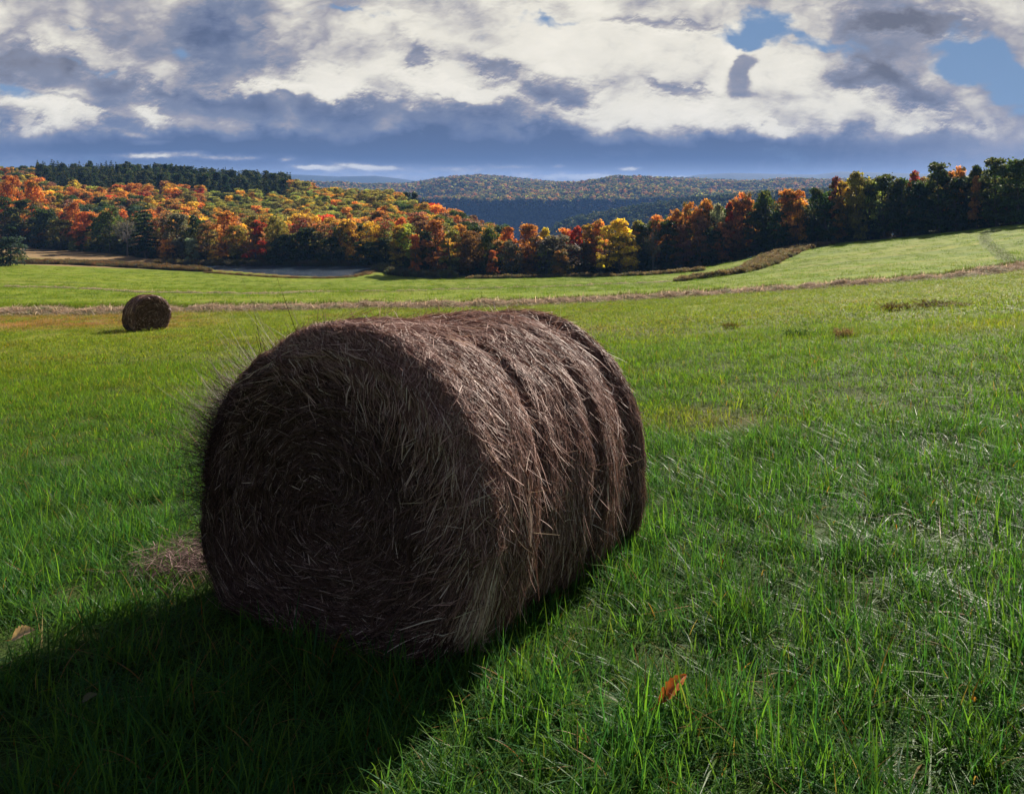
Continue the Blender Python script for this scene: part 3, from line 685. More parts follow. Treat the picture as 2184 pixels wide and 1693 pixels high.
def decid_crown(seed, w, h, lo, nl, nleaf, ls, shape='round', gap=.0):
    """leaf clumps on many small lobes spread through the crown's volume; w,h in metres, lo: bottom of the crown"""
    g = np.random.default_rng(seed); C_, N_, Z_, H_ = [], [], [], []
    lob = []
    for i in range(nl):
        t = (i + .5) / nl; t = np.clip(t + g.normal(0, .06), .02, .97); zz = lo + (h - lo) * t
        if shape == 'round': rad_ = w * .5 * math.sin(math.pi * min(max(t * .80 + .16, 0), 1)) ** .7
        elif shape == 'tall': rad_ = w * .5 * math.sin(math.pi * (t * .86 + .10)) ** .5
        elif shape == 'cone': rad_ = w * .5 * (1.06 - t) ** .8
        else: rad_ = w * .5 * (.55 + .45 * math.sin(math.pi * (t * .7 + .3)))
        az = i * 2.4 + g.uniform(-.6, .6); rr = rad_ * math.sqrt(g.uniform(.15, 1)) * .82
        r = w * g.uniform(.10, .20) * (1.1 - .30 * t)
        lob.append((rr * math.cos(az), rr * math.sin(az), min(zz, h - r * .8), r))
    lob += [(g.normal(0, .10 * w), g.normal(0, .10 * w), h - w * q_, w * .17) for q_ in (.17, .26, .36, .46)]
    per = nleaf // len(lob)
    for (x, y, z, r) in lob:
        m = int(per * (r / (w * .16)) ** 2); d = unit(g.normal(0, 1, (m, 3))); d[:, 2] = np.abs(d[:, 2]) * .9 - .25 * (g.random(m) < .45)
        d = unit(d); k = g.uniform(.45, 1.1, m) ** .6 * (1 + .22 * g.normal(0, 1, m) * (g.random(m) < .3))
        p = np.array([x, y, z]) + d * (k * r)[:, None] * np.array([1.12, 1.12, .82])
        C_.append(p); N_.append(unit(d + g.normal(0, .55, (m, 3)) + [0, 0, .25])); Z_.append(np.full(m, g.random())); H_.append(g.random(m))
    C_ = np.concatenate(C_); N_ = np.concatenate(N_); lobv = np.concatenate(Z_); lv = np.concatenate(H_)
    if gap: k = fbm(C_[:, 0] * .35 + seed, C_[:, 2] * .35 + C_[:, 1] * .3, 3, .5, seed) > -.3 + gap; C_, N_, lobv, lv = C_[k], N_[k], lobv[k], lv[k]
    sz = ls * g.uniform(.6, 1.35, len(C_)); V = leaf_quads(C_, N_, sz, g)
    Fq = np.arange(len(V)).reshape(-1, 4); c = np.ones((len(V), 4), np.float32); c[:, 0] = np.repeat(lobv, 4); c[:, 1] = np.repeat(lv, 4)
    c[:, 2] = np.clip((V[:, 2] - lo) / (h - lo), 0, 1)
    return V, Fq, c


def conifer_crown(seed, w, h, lo, tiers, nleaf, ls, ragged=.3):
    g = np.random.default_rng(seed); C_, N_, L_ = [], [], []
    nb = 0
    for i in range(tiers):
        t = i / (tiers - 1); z = lo + (h - lo) * t; R = w * .5 * (1 - t) ** .82 + .12 * w * (1 - t) * 0 + .06 * w; k = max(4, int(9 * (1 - t) + 4))
        for j in range(k):
            az = 2 * math.pi * (j + g.random()) / k; rl = R * g.uniform(1 - ragged, 1.12); m = max(8, int(nleaf / (tiers * 9) * (rl / (w * .3))))
            q = g.random(m) ** .7; wd = .34 * rl * (1 - q * .65) * .6
            x = q * rl; lat = g.normal(0, .42, m) * wd; zz = z - .28 * x + .10 * x * q + g.normal(0, .035 * h / tiers * 3, m)
            C_.append(np.stack([x * math.cos(az) - lat * math.sin(az), x * math.sin(az) + lat * math.cos(az), zz], 1))
            N_.append(unit(np.array([math.cos(az) * .3, math.sin(az) * .3, 1.]) + g.normal(0, .5, (m, 3)))); L_.append(np.full(m, g.random()))
    C_ = np.concatenate(C_); N_ = np.concatenate(N_); lobv = np.concatenate(L_); V = leaf_quads(C_, N_, ls * g.uniform(.6, 1.3, len(C_)), g, .2)
    c = np.ones((len(V), 4), np.float32); c[:, 0] = np.repeat(lobv, 4); c[:, 1] = np.repeat(g.random(len(C_)), 4); c[:, 2] = np.clip((V[:, 2] - lo) / (h - lo), 0, 1)
    return V, np.arange(len(V)).reshape(-1, 4), c


def tree_col(src):
    def f(T):
        a = T.sep(T.attr('shade').outputs['Vector'])
        if src == 'object': oi = T.n('ShaderNodeObjectInfo'); tint = oi.outputs['Color']; rnd = oi.outputs['Random']
        else: tint = T.attr('tint', 'INSTANCER').outputs['Color']; oi = T.n('ShaderNodeObjectInfo'); rnd = oi.outputs['Random']
        c = T.mix(1., tint, T.ramp(a[0], [(0, (.70, .60, .75)), (.5, (1, 1, 1)), (1, (1.30, 1.45, 1.15))]), 'MULTIPLY')
        c = T.mix(1., c, T.ramp(a[1], [(0, (.55, .55, .6)), (.6, (1, 1, 1)), (1, (1.55, 1.6, 1.4))]), 'MULTIPLY')
        k_ = T.m('MULTIPLY', T.rng(T.m('SUBTRACT', a[0], T.m('MULTIPLY', rnd, .5)), .02, -.02), .75)
        c = T.mix(k_, c, T.mix(a[1], (.07, .10, .03, 1), (.20, .19, .05, 1)))
        # lower leaves darkened: the crown's own shade is put into the colour
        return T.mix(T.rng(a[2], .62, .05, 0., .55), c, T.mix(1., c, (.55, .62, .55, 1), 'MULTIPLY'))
    return f


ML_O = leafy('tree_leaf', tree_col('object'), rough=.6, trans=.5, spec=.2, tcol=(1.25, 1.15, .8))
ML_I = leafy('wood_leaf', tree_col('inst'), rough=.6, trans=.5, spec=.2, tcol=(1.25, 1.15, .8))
mbark, T, o_ = material('bark'); geo = T.n('ShaderNodeNewGeometry'); oi = T.n('ShaderNodeObjectInfo')
pb = T.n('ShaderNodeBsdfPrincipled'); T.put(pb.inputs['Base Color'], T.mix(1., oi.outputs['Color'], T.ramp(T.noise(T.v('MULTIPLY', geo.outputs['Position'], (3, 3, .8)), 2, 4, .6), [(.3, (.6, .6, .6)), (.7, (1.4, 1.4, 1.4))]), 'MULTIPLY'))
pb.inputs['Roughness'].default_value = .9; T.put(o_.inputs[0], pb.outputs[0])

# proto: (crown height, crown width) are the real size the proto is modelled at
PROTO = {}


def proto(key, crown, trunk, h, w):
    V, Fq, c = crown
    co = mesh_obj('crown', V, Fq, ML_O, attrs={'shade': ('FLOAT_COLOR', 'POINT', c)}, link=False)
    to = mesh_obj('trunk', *trunk, mbark, link=False, smooth=True)
    ci = co.copy(); ci.data = co.data.copy(); ci.data.materials.clear(); ci.data.materials.append(ML_I)
    PROTO[key] = dict(crown=co.data, trunk=to.data, inst=ci, h=h, w=w)


if 'trees' in PARTS:
    _g = np.random.default_rng(3)
    for k, (w, h, lo, nl, nleaf, ls, shp, gp) in {
        'round0': (9, 12, 1.6, 34, 6500, .26, 'round', .12), 'round1': (9.5, 12, 2.2, 42, 6500, .25, 'round', .15), 'round2': (8.5, 12, 1.0, 30, 6000, .27, 'round', .1),
        'tall0': (7, 14, 1.2, 40, 6500, .25, 'tall', .15), 'tall1': (6.5, 14, 2.0, 34, 5500, .25, 'tall', .2), 'tall2': (7.5, 14, .6, 46, 7000, .25, 'tall', .1),
        'bushy0': (8, 9, .2, 34, 6000, .25, 'bush', .1), 'bushy1': (9, 9, .1, 40, 6000, .25, 'bush', .12),
        'flame0': (7, 13, .8, 40, 6500, .25, 'cone', .1), 'thin0': (8, 13, 3.0, 30, 1500, .22, 'round', .25)}.items():
        sd = sum(map(ord, k)); proto(k, decid_crown(sd, w, h, lo, nl, nleaf, ls, shp, gp), limbs(np.random.default_rng(sd), h, w * .42, 14 if k != 'thin0' else 26, twig=3), h, w)
    for k, (w, h, lo, tr, nleaf, ls, rg_) in {'spruce0': (6.4, 14, .6, 16, 5200, .32, .45), 'spruce1': (6, 14, 1.2, 14, 4600, .32, .55), 'pine0': (8, 15, 3.2, 13, 5200, .28, .55), 'pine1': (7, 15, 2.0, 15, 5200, .28, .5)}.items():
        sd = sum(map(ord, k)); proto(k, conifer_crown(sd, w, h, lo, tr, nleaf, ls, rg_), limbs(np.random.default_rng(sd), h, w * .3, 10, r0=.016, twig=0), h, w)
    # leafless tree: the crown is the twigs
    g_ = np.random.default_rng(77); tr_ = limbs(g_, 12, 4.5, 44, base=.25, r0=.018, twig=9); PROTO['bare0'] = dict(crown=None, trunk=mesh_obj('trunk', *tr_, mbark, link=False, smooth=True).data, inst=None, h=12, w=8)

PAL = dict(red=(.52, .075, .04), orange=(.62, .29, .075), redorange=(.58, .20, .06), gold=(.62, .40, .07), yellow=(.74, .52, .06), olive=(.27, .235, .06), ygreen=(.35, .34, .10),
           green=(.085, .125, .035), dgreen=(.045, .072, .026), grey=(.16, .15, .12), dusty=(.30, .16, .11), maroon=(.22, .06, .045), brown=(.22, .12, .05), silver=(.30, .33, .28), spruce=(.026, .052, .024), bspruce=(.05, .085, .07), barky=(.12, .10, .09), rust=(.40, .20, .07))
WORD = dict(red='scarlet red', orange='bright orange', redorange='red orange', gold='golden', yellow='bright yellow', olive='olive', ygreen='yellow green', green='leafy green', dgreen='dark green', grey='grey green',
            dusty='dusty pink', maroon='deep maroon', brown='brownish', silver='pale silvery', spruce='dark', bspruce='blue green', barky='grey leafless', rust='rusty brown')
TREES = []      # every single tree: root, picture column, picture row of the top, distance, colour word, height, kind


def plant(kind, x, y, h, w, colr, note=None):
    z = float(ground(x, y)); pr_ = PROTO[kind]; g = rng
    nm = 'pine_tree' if kind[:4] == 'pine' else 'spruce_tree' if kind[:4] == 'spru' else 'bare_tree' if kind[:4] == 'bare' else 'shrub' if h < 4.2 else 'deciduous_tree'
    r = empty(nm, (x, y, z)); r.rotation_euler = (0, 0, g.uniform(0, 6.28)); r.scale = (w / pr_['w'], w / pr_['w'], h / pr_['h'])
    c = np.array(PAL[colr]) * g.uniform(.85, 1.18) * (1 + g.normal(0, .06, 3))
    if pr_['crown'] is not None:
        o = bpy.data.objects.new('crown', pr_['crown']); COL.objects.link(o); o.parent = r; o.color = (*np.clip(c, 0, 1), 1)
    o = bpy.data.objects.new('trunk' if pr_['crown'] is not None else 'trunk', pr_['trunk']); COL.objects.link(o); o.parent = r
    o.color = (.15, .135, .12, 1) if kind[:4] == 'bare' else (.075, .06, .05, 1)
    TREES.append(dict(r=r, px=CX + F * x / y, top=HOR - F * (z + h - 2) / y, base=HOR + F * (2 - z) / y, d=y, c=colr, h=h, w=w, n=nm, note=note))


RT = [(0, 352), (600, 430), (840, 470), (930, 466), (1000, 480), (1060, 486), (1100, 489), (1200, 488), (1300, 476), (1400, 460), (1440, 448), (1470, 434), (1585, 412), (1686, 404), (1744, 400), (1800, 384), (1826, 368), (1884, 374), (1950, 366), (2003, 349), (2060, 352), (2125, 338), (2200, 338), (2500, 330)]
# trees that can be told apart in the photograph: kind, column, top row, width, colour, offset behind the wood's edge, foot row if standing free
FRONT = [('round0', 68, 384, 52, 'orange', 14), ('round1', 25, 374, 44, 'redorange', 20), ('tall0', 45, 425, 60, 'dgreen', 2), ('tall1', 8, 420, 50, 'dgreen', 1), ('bushy0', 95, 445, 60, 'dgreen', 3), ('round2', 130, 468, 60, 'olive', 2), ('round0', 155, 430, 42, 'redorange', 8),
         ('tall2', 178, 452, 44, 'redorange', 3), ('round2', 195, 455, 34, 'orange', 6), ('round1', 235, 440, 58, 'green', 3), ('tall0', 212, 462, 46, 'dgreen', 1), ('bare0', 272, 466, 58, 'barky', 0), ('thin0', 262, 470, 60, 'grey', 3), ('pine0', 310, 436, 62, 'spruce', -4),
         ('thin0', 350, 448, 64, 'dusty', 3), ('round2', 378, 455, 56, 'grey', 1), ('round0', 418, 459, 46, 'dgreen', 5), ('bushy0', 407, 508, 30, 'silver', -3), ('bushy1', 356, 512, 34, 'orange', -3), ('tall1', 440, 476, 44, 'brown', 1), ('tall0', 482, 450, 60, 'orange', 2), ('round1', 505, 480, 50, 'olive', 0),
         ('bushy0', 456, 534, 24, 'yellow', -4), ('flame0', 546, 470, 44, 'red', -3), ('round1', 590, 460, 56, 'olive', 2), ('bushy1', 610, 500, 74, 'dgreen', -2), ('thin0', 636, 462, 62, 'maroon', 2), ('tall2', 655, 486, 56, 'dgreen', 0), ('round0', 706, 505, 54, 'dgreen', -3), ('thin0', 690, 474, 60, 'brown', 2),
         ('round2', 742, 468, 54, 'gold', 1), ('round1', 790, 472, 52, 'gold', 1), ('bushy0', 780, 515, 62, 'dgreen', -3), ('thin0', 818, 468, 52, 'maroon', 2), ('round2', 822, 505, 44, 'dgreen', -1), ('tall1', 853, 480, 38, 'gold', 0), ('tall0', 848, 515, 30, 'gold', -2), ('tall0', 900, 470, 50, 'dusty', 3),
         ('flame0', 886, 500, 32, 'redorange', -2), ('tall2', 930, 468, 62, 'rust', 0), ('tall1', 962, 490, 50, 'olive', 0), ('tall0', 910, 490, 44, 'dgreen', 1), ('tall1', 985, 478, 42, 'orange', 4), ('round1', 1008, 492, 52, 'brown', 0), ('tall2', 1012, 484, 50, 'dgreen', 4), ('round0', 1046, 486, 52, 'green', 0),
         ('flame0', 1050, 534, 28, 'redorange', -4), ('tall1', 996, 530, 30, 'brown', -3), ('round1', 1091, 513, 46, 'grey', -3), ('tall0', 1084, 483, 36, 'redorange', 5), ('tall2', 1128, 478, 54, 'orange', 3), ('tall0', 1140, 505, 34, 'rust', 0), ('flame0', 1163, 486, 38, 'yellow', 3), ('bushy1', 1166, 515, 50, 'ygreen', 0),
         ('bushy1', 1192, 502, 92, 'grey', -3), ('round2', 1197, 532, 42, 'rust', -8), ('round0', 1228, 482, 44, 'red', 3), ('tall1', 1205, 486, 40, 'orange', 6), ('tall0', 1255, 478, 44, 'gold', 4), ('round1', 1275, 468, 46, 'orange', 5), ('tall2', 1248, 520, 40, 'brown', 0), ('flame0', 1322, 467, 74, 'yellow', -4),
         ('tall1', 1292, 482, 40, 'gold', -2), ('tall0', 1346, 500, 34, 'yellow', -2), ('spruce0', 1300, 535, 40, 'spruce', -3), ('bare0', 1393, 478, 44, 'barky', -4), ('spruce1', 1378, 512, 30, 'bspruce', -3), ('round2', 1362, 470, 44, 'olive', 5), ('tall2', 1372, 478, 50, 'dgreen', 2), ('round1', 1405, 458, 50, 'orange', 5),
         ('tall0', 1425, 470, 50, 'dgreen', 1), ('round0', 1440, 446, 44, 'orange', 4), ('round1', 1472, 430, 46, 'redorange', 3), ('tall1', 1458, 480, 40, 'dusty', 0), ('round2', 1506, 424, 48, 'orange', 4), ('tall2', 1497, 462, 46, 'dusty', 0), ('round0', 1530, 434, 40, 'silver', 1), ('flame0', 1556, 432, 26, 'red', 1), ('tall0', 1543, 474, 40, 'rust', -2),
         ('round1', 1585, 410, 50, 'redorange', 3), ('tall1', 1570, 424, 40, 'rust', 1), ('tall2', 1520, 490, 50, 'dgreen', -1), ('round0', 1632, 406, 52, 'green', 3), ('tall0', 1610, 450, 56, 'dgreen', 0), ('round2', 1686, 403, 74, 'orange', 2), ('round1', 1702, 425, 44, 'orange', 0), ('tall2', 1660, 450, 56, 'dgreen', -1),
         ('round0', 1744, 400, 56, 'dgreen', 1), ('tall1', 1781, 376, 28, 'maroon', 1), ('tall0', 1800, 386, 40, 'gold', 3), ('tall2', 1826, 366, 46, 'olive', 0), ('tall0', 1788, 420, 34, 'rust', -1), ('tall1', 1765, 430, 50, 'dgreen', -1), ('round1', 1860, 385, 46, 'ygreen', 3), ('tall0', 1886, 372, 58, 'green', 1), ('round2', 1922, 380, 50, 'green', 2),
         ('round0', 1952, 364, 36, 'red', 5), ('tall2', 1960, 386, 54, 'dgreen', 0), ('tall0', 2003, 346, 60, 'green', 1), ('round1', 2043, 354, 48, 'orange', 4), ('tall1', 2040, 380, 50, 'dgreen', 0), ('round2', 2085, 352, 44, 'dgreen', 3), ('flame0', 2083, 376, 34, 'rust', 0), ('tall0', 2126, 336, 66, 'green', 0), ('tall2', 2172, 340, 64, 'green', 1), ('tall1', 2225, 336, 60, 'dgreen', 1)]
if 'trees' in PARTS:
    for e in FRONT:
        k, p, top, wpx, colr, off = e; d = wood_d(p) + off; x = (p - CX) / F * d; z = float(ground(x, d)); h = 2 - (top - HOR) / F * d - z
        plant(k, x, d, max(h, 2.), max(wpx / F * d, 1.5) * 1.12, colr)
    # the rest of the wood's edge, filled in depth behind the front trees
    g = np.random.default_rng(21); kinds = ['round0', 'round1', 'round2', 'tall0', 'tall1', 'tall2']
    for row, off in enumerate((5, 13, 22)):
        for p in np.arange(-60 + row * 13, 2290, 46.):
            p = p + g.uniform(-12, 12)
            if p < 900 and row > 0: continue
            if 860 < p < 1500 and row == 2: continue
            d = wood_d(p) + off + g.uniform(-2, 2); x = (p - CX) / F * d; z = float(ground(x, d)); top = np.interp(p, [q[0] for q in RT], [q[1] for q in RT]) + g.uniform(8, 40)
            if p < 830: top = 452 + g.uniform(10, 50)
            h = 2 - (top - HOR) / F * d - z
            if p < 120: colr = g.choice(['dgreen', 'dgreen', 'green', 'rust'])
            elif p < 830: colr = g.choice(['dgreen', 'olive', 'rust', 'dusty', 'dgreen', 'brown'])
            elif p < 1450: colr = g.choice(['dgreen', 'orange', 'rust', 'olive', 'dgreen', 'gold'])
            elif p < 1740: colr = g.choice(['dgreen', 'orange', 'rust', 'dgreen', 'olive', 'green'])
            else: colr = g.choice(['dgreen', 'green', 'dgreen', 'olive', 'dgreen'])
            plant(str(g.choice(kinds)), x, d, max(h, 5.), g.uniform(6.5, 9.), str(colr))
    # understorey shrubs along the foot of the wood
    for p in np.arange(-40, 2260, 17.):
        p = p + g.uniform(-8, 8); d = wood_d(p) + g.uniform(.5, 5); h = g.uniform(2.4, 4.1)
        if 420 < p < 830: h *= .7
        plant('bushy%d' % g.integers(0, 2), (p - CX) / F * d, d, h, g.uniform(3, 5.), str(g.choice(['dgreen', 'dgreen', 'spruce', 'green', 'brown'])))
    # the wooded hillside at left
    pts = []
    for yy in np.arange(150, 640, 6.6):
        for xx in np.arange(-430, 60, 6.6):
            x = xx + g.uniform(-2.6, 2.6); y = yy + g.uniform(-2.6, 2.6); p = CX + F * x / y
            if p < -40 or p > 1075: continue
            if y < wood_d(p) + 7 * (1 + (p < 840)) : continue
            if p > 840 and y > 470 - (p - 840) * .6: continue
            if y > 600 - max(0, p - 650) * .4: continue
            pts.append((x, y, p))
    pts = np.array(pts); gz = ground(pts[:, 0], pts[:, 1]); rowg = HOR + F * (2 - gz) / pts[:, 1]
    nz = fbm(pts[:, 0] / 45, pts[:, 1] / 45, 3, .5, 91); ndv = []
    for (x, y, p), z, rw, nn in zip(pts, gz, rowg, nz):
        crest = np.interp(p, [0, 60, 300, 450, 600, 660, 700], [520, 500, 470, 455, 460, 560, 900])
        edge = 855 < p < 1075 and rw < np.interp(p, [855, 920, 1000, 1075], [452, 490, 520, 545]) + 4
        crest = np.interp(p, [0, 60, 90, 300, 600, 650, 700], [300, 380, 432, 434, 440, 405, 300])
        if (rw < crest and p > 50) or edge: ndv.append((x, y, z, p, str(g.choice(['spruce0', 'spruce1', 'pine1', 'pine0', 'tall0', 'tall2'], p=[.2, .16, .16, .12, .2, .16])), str(g.choice(['spruce', 'dgreen', 'green'], p=[.6, .33, .07])), g.uniform(10.5, 16.5) if not edge else g.uniform(7, 10.5), g.uniform(5.2, 8.4))); continue
        mid = 430 < p < 900 and rw > 428 + abs(p - 700) * .03 and y > 270
        if mid: colr = g.choice(['ygreen', 'olive', 'ygreen', 'gold', 'olive', 'orange', 'green'], p=[.22, .18, .18, .18, .06, .13, .05])
        elif nn > .12: colr = g.choice(['redorange', 'orange', 'red', 'gold', 'rust', 'olive'], p=[.14, .34, .10, .18, .10, .14])
        elif nn < -.2: colr = g.choice(['dgreen', 'green', 'olive', 'dusty', 'bspruce'])
        else: colr = g.choice(['orange', 'olive', 'rust', 'dgreen', 'gold', 'ygreen', 'dusty', 'redorange'], p=[.22, .16, .14, .13, .14, .07, .08, .06])
        hh_ = g.uniform(7, 9.5) if mid else g.uniform(8.5, 12.5)
        ndv.append((x, y, z, p, str(g.choice(['round0', 'round1', 'round2', 'bushy0'])), str(colr), hh_, g.uniform(6, 8.4) if mid else g.uniform(7, 10.)))
    dec = [t for t in ndv if t[4][:3] not in ('spr', 'pin')]; con = [t for t in ndv if t[4][:3] in ('spr', 'pin')]
    con += [t for t in dec if t[4][:3] == 'tal']; dec = [t for t in dec if t[4][:3] != 'tal']
    dec.sort(key=lambda t: t[1] / t[7]); con.sort(key=lambda t: t[1] / t[6])
    ndone = sum(t['n'] == 'deciduous_tree' for t in TREES); kd = max(0, 286 - ndone); kc = 110
    for t in dec[:kd] + con[:kc]: plant(t[4], t[0], t[1], t[6], t[7], t[5])
    def wood(nm, lst, label):
        keys = sorted({t[4] for t in lst}); n = len(lst); pr_ = []
        for i, k in enumerate(keys):
            o = PROTO[k]['inst'].copy(); o.name = '%s_%02d' % (nm, i); pr_.append(o)
        sc_ = np.array([(t[7] / PROTO[t[4]]['w'], t[7] / PROTO[t[4]]['w'], t[6] / PROTO[t[4]]['h']) for t in lst])
        rot = np.zeros((n, 3)); rot[:, 2] = g.uniform(0, 6.28, n); tn = np.array([PAL[t[5]] for t in lst]) * g.uniform(.8, 1.2, (n, 1)) * (1 + g.normal(0, .07, (n, 3)))
        instances(nm, [(t[0], t[1], t[2]) for t in lst], rot, sc_, [keys.index(t[4]) for t in lst], np.clip(tn, 0, 1), pr_, 'stuff', label, 'woodland')
    wood('hillside_wood', dec[kd:], 'mass of small autumn crowns covering the hill behind the pond trees')
    wood('evergreen_wood', con[kc:], 'dark band of distant evergreens along the crest of the left hill')
    print('TREES', len(TREES), 'dec', len(dec), 'con', len(con))

# ------------------------------------------------------------ far woods on the hills beyond the valley
if 'far' in PARTS:
    fb = []
    for i in range(4):
        fb.append(mesh_obj('far_crown_%d' % i, *decid_crown(300 + i, 9, 9, .5, 12, 420, .75, 'bush')[:2], ML_I, attrs={'shade': ('FLOAT_COLOR', 'POINT', decid_crown(300 + i, 9, 9, .5, 12, 420, .75, 'bush')[2])}, link=False))
    g = np.random.default_rng(8)
    def scatter_far(nm, n, p0, p1, d0, d1, colours, prob, sc0, sc1, keep, label, seed, gain=1.):
        g = np.random.default_rng(seed); y = np.sqrt(g.uniform(d0 ** 2, d1 ** 2, n)); p = g.uniform(p0, p1, n); x = (p - CX) / F * y
        k = keep(p, y, x); x, y, p = x[k], y[k], p[k]; n = len(x); z = ground(x, y); nn = fbm(x / 150, y / 150, 3, .5, seed)
        order = np.array([PAL[c] for c in colours]); ix = g.choice(len(colours), n, p=prob); t = order[ix] * g.uniform(.75, 1.2, (n, 1)) * gain; t = np.where((nn > .12)[:, None] & (g.random(n) < .5)[:, None], np.array(PAL[colours[0]]), t)
        rot = np.zeros((n, 3)); rot[:, 2] = g.uniform(0, 6.28, n); s_ = g.uniform(sc0, sc1, n); scl = np.stack([s_, s_, s_ * g.uniform(.9, 1.35, n)], 1)
        pr_ = []
        for i, o in enumerate(fb): q_ = o.copy(); q_.name = '%s_%d' % (nm, i); pr_.append(q_)
        instances(nm, np.stack([x, y, z - .5], 1), rot, scl, g.integers(0, 4, n), t, pr_, 'stuff', label, 'woodland')
    scatter_far('far_hill_wood', 42000, 560, 1950, 1785, 3050, ['olive', 'rust', 'dgreen', 'green', 'ygreen', 'dusty', 'brown'], [.18, .09, .26, .18, .07, .12, .10], .95, 1.5, lambda p, y, x: (p > 640) | (y > 2300), 'hazy mixed autumn forest on the far hills across the valley', 41, 1.5)
    scatter_far('gorge_wood', 9000, 860, 1700, 1640, 1800, ['spruce', 'dgreen', 'spruce', 'green'], [.5, .25, .2, .05], .8, 1.3, lambda p, y, x: p > 0, 'deep blue shaded forest on the valley wall', 42)
    scatter_far('spur_wood', 9000, 1120, 1900, 1040, 1330, ['dgreen', 'spruce', 'green', 'olive'], [.45, .35, .15, .05], .7, 1.15, lambda p, y, x: p > 0, 'dark green forest on the low spur in front of the far valley wall', 43)
    scatter_far('valley_wood', 6000, 850, 1500, 640, 1100, ['dgreen', 'spruce', 'green', 'olive'], [.45, .35, .15, .05], .7, 1.15, lambda p, y, x: p > 0, 'shaded forest deep in the valley behind the centre trees', 44)


# ------------------------------------------------------------ grass, windrows, weeds and small things
def path(pts, n):
    q = np.array([hit(p, r) for p, r in pts]); L = np.concatenate([[0], np.cumsum(np.hypot(*np.diff(q[:, :2], axis=0).T))]); t = np.linspace(0, L[-1], n)
    x, y = np.interp(t, L, q[:, 0]), np.interp(t, L, q[:, 1])
    for _ in range(6): x[1:-1] = (x[:-2] + x[1:-1] * 2 + x[2:]) / 4; y[1:-1] = (y[:-2] + y[1:-1] * 2 + y[2:]) / 4
    return x, y, L[-1]


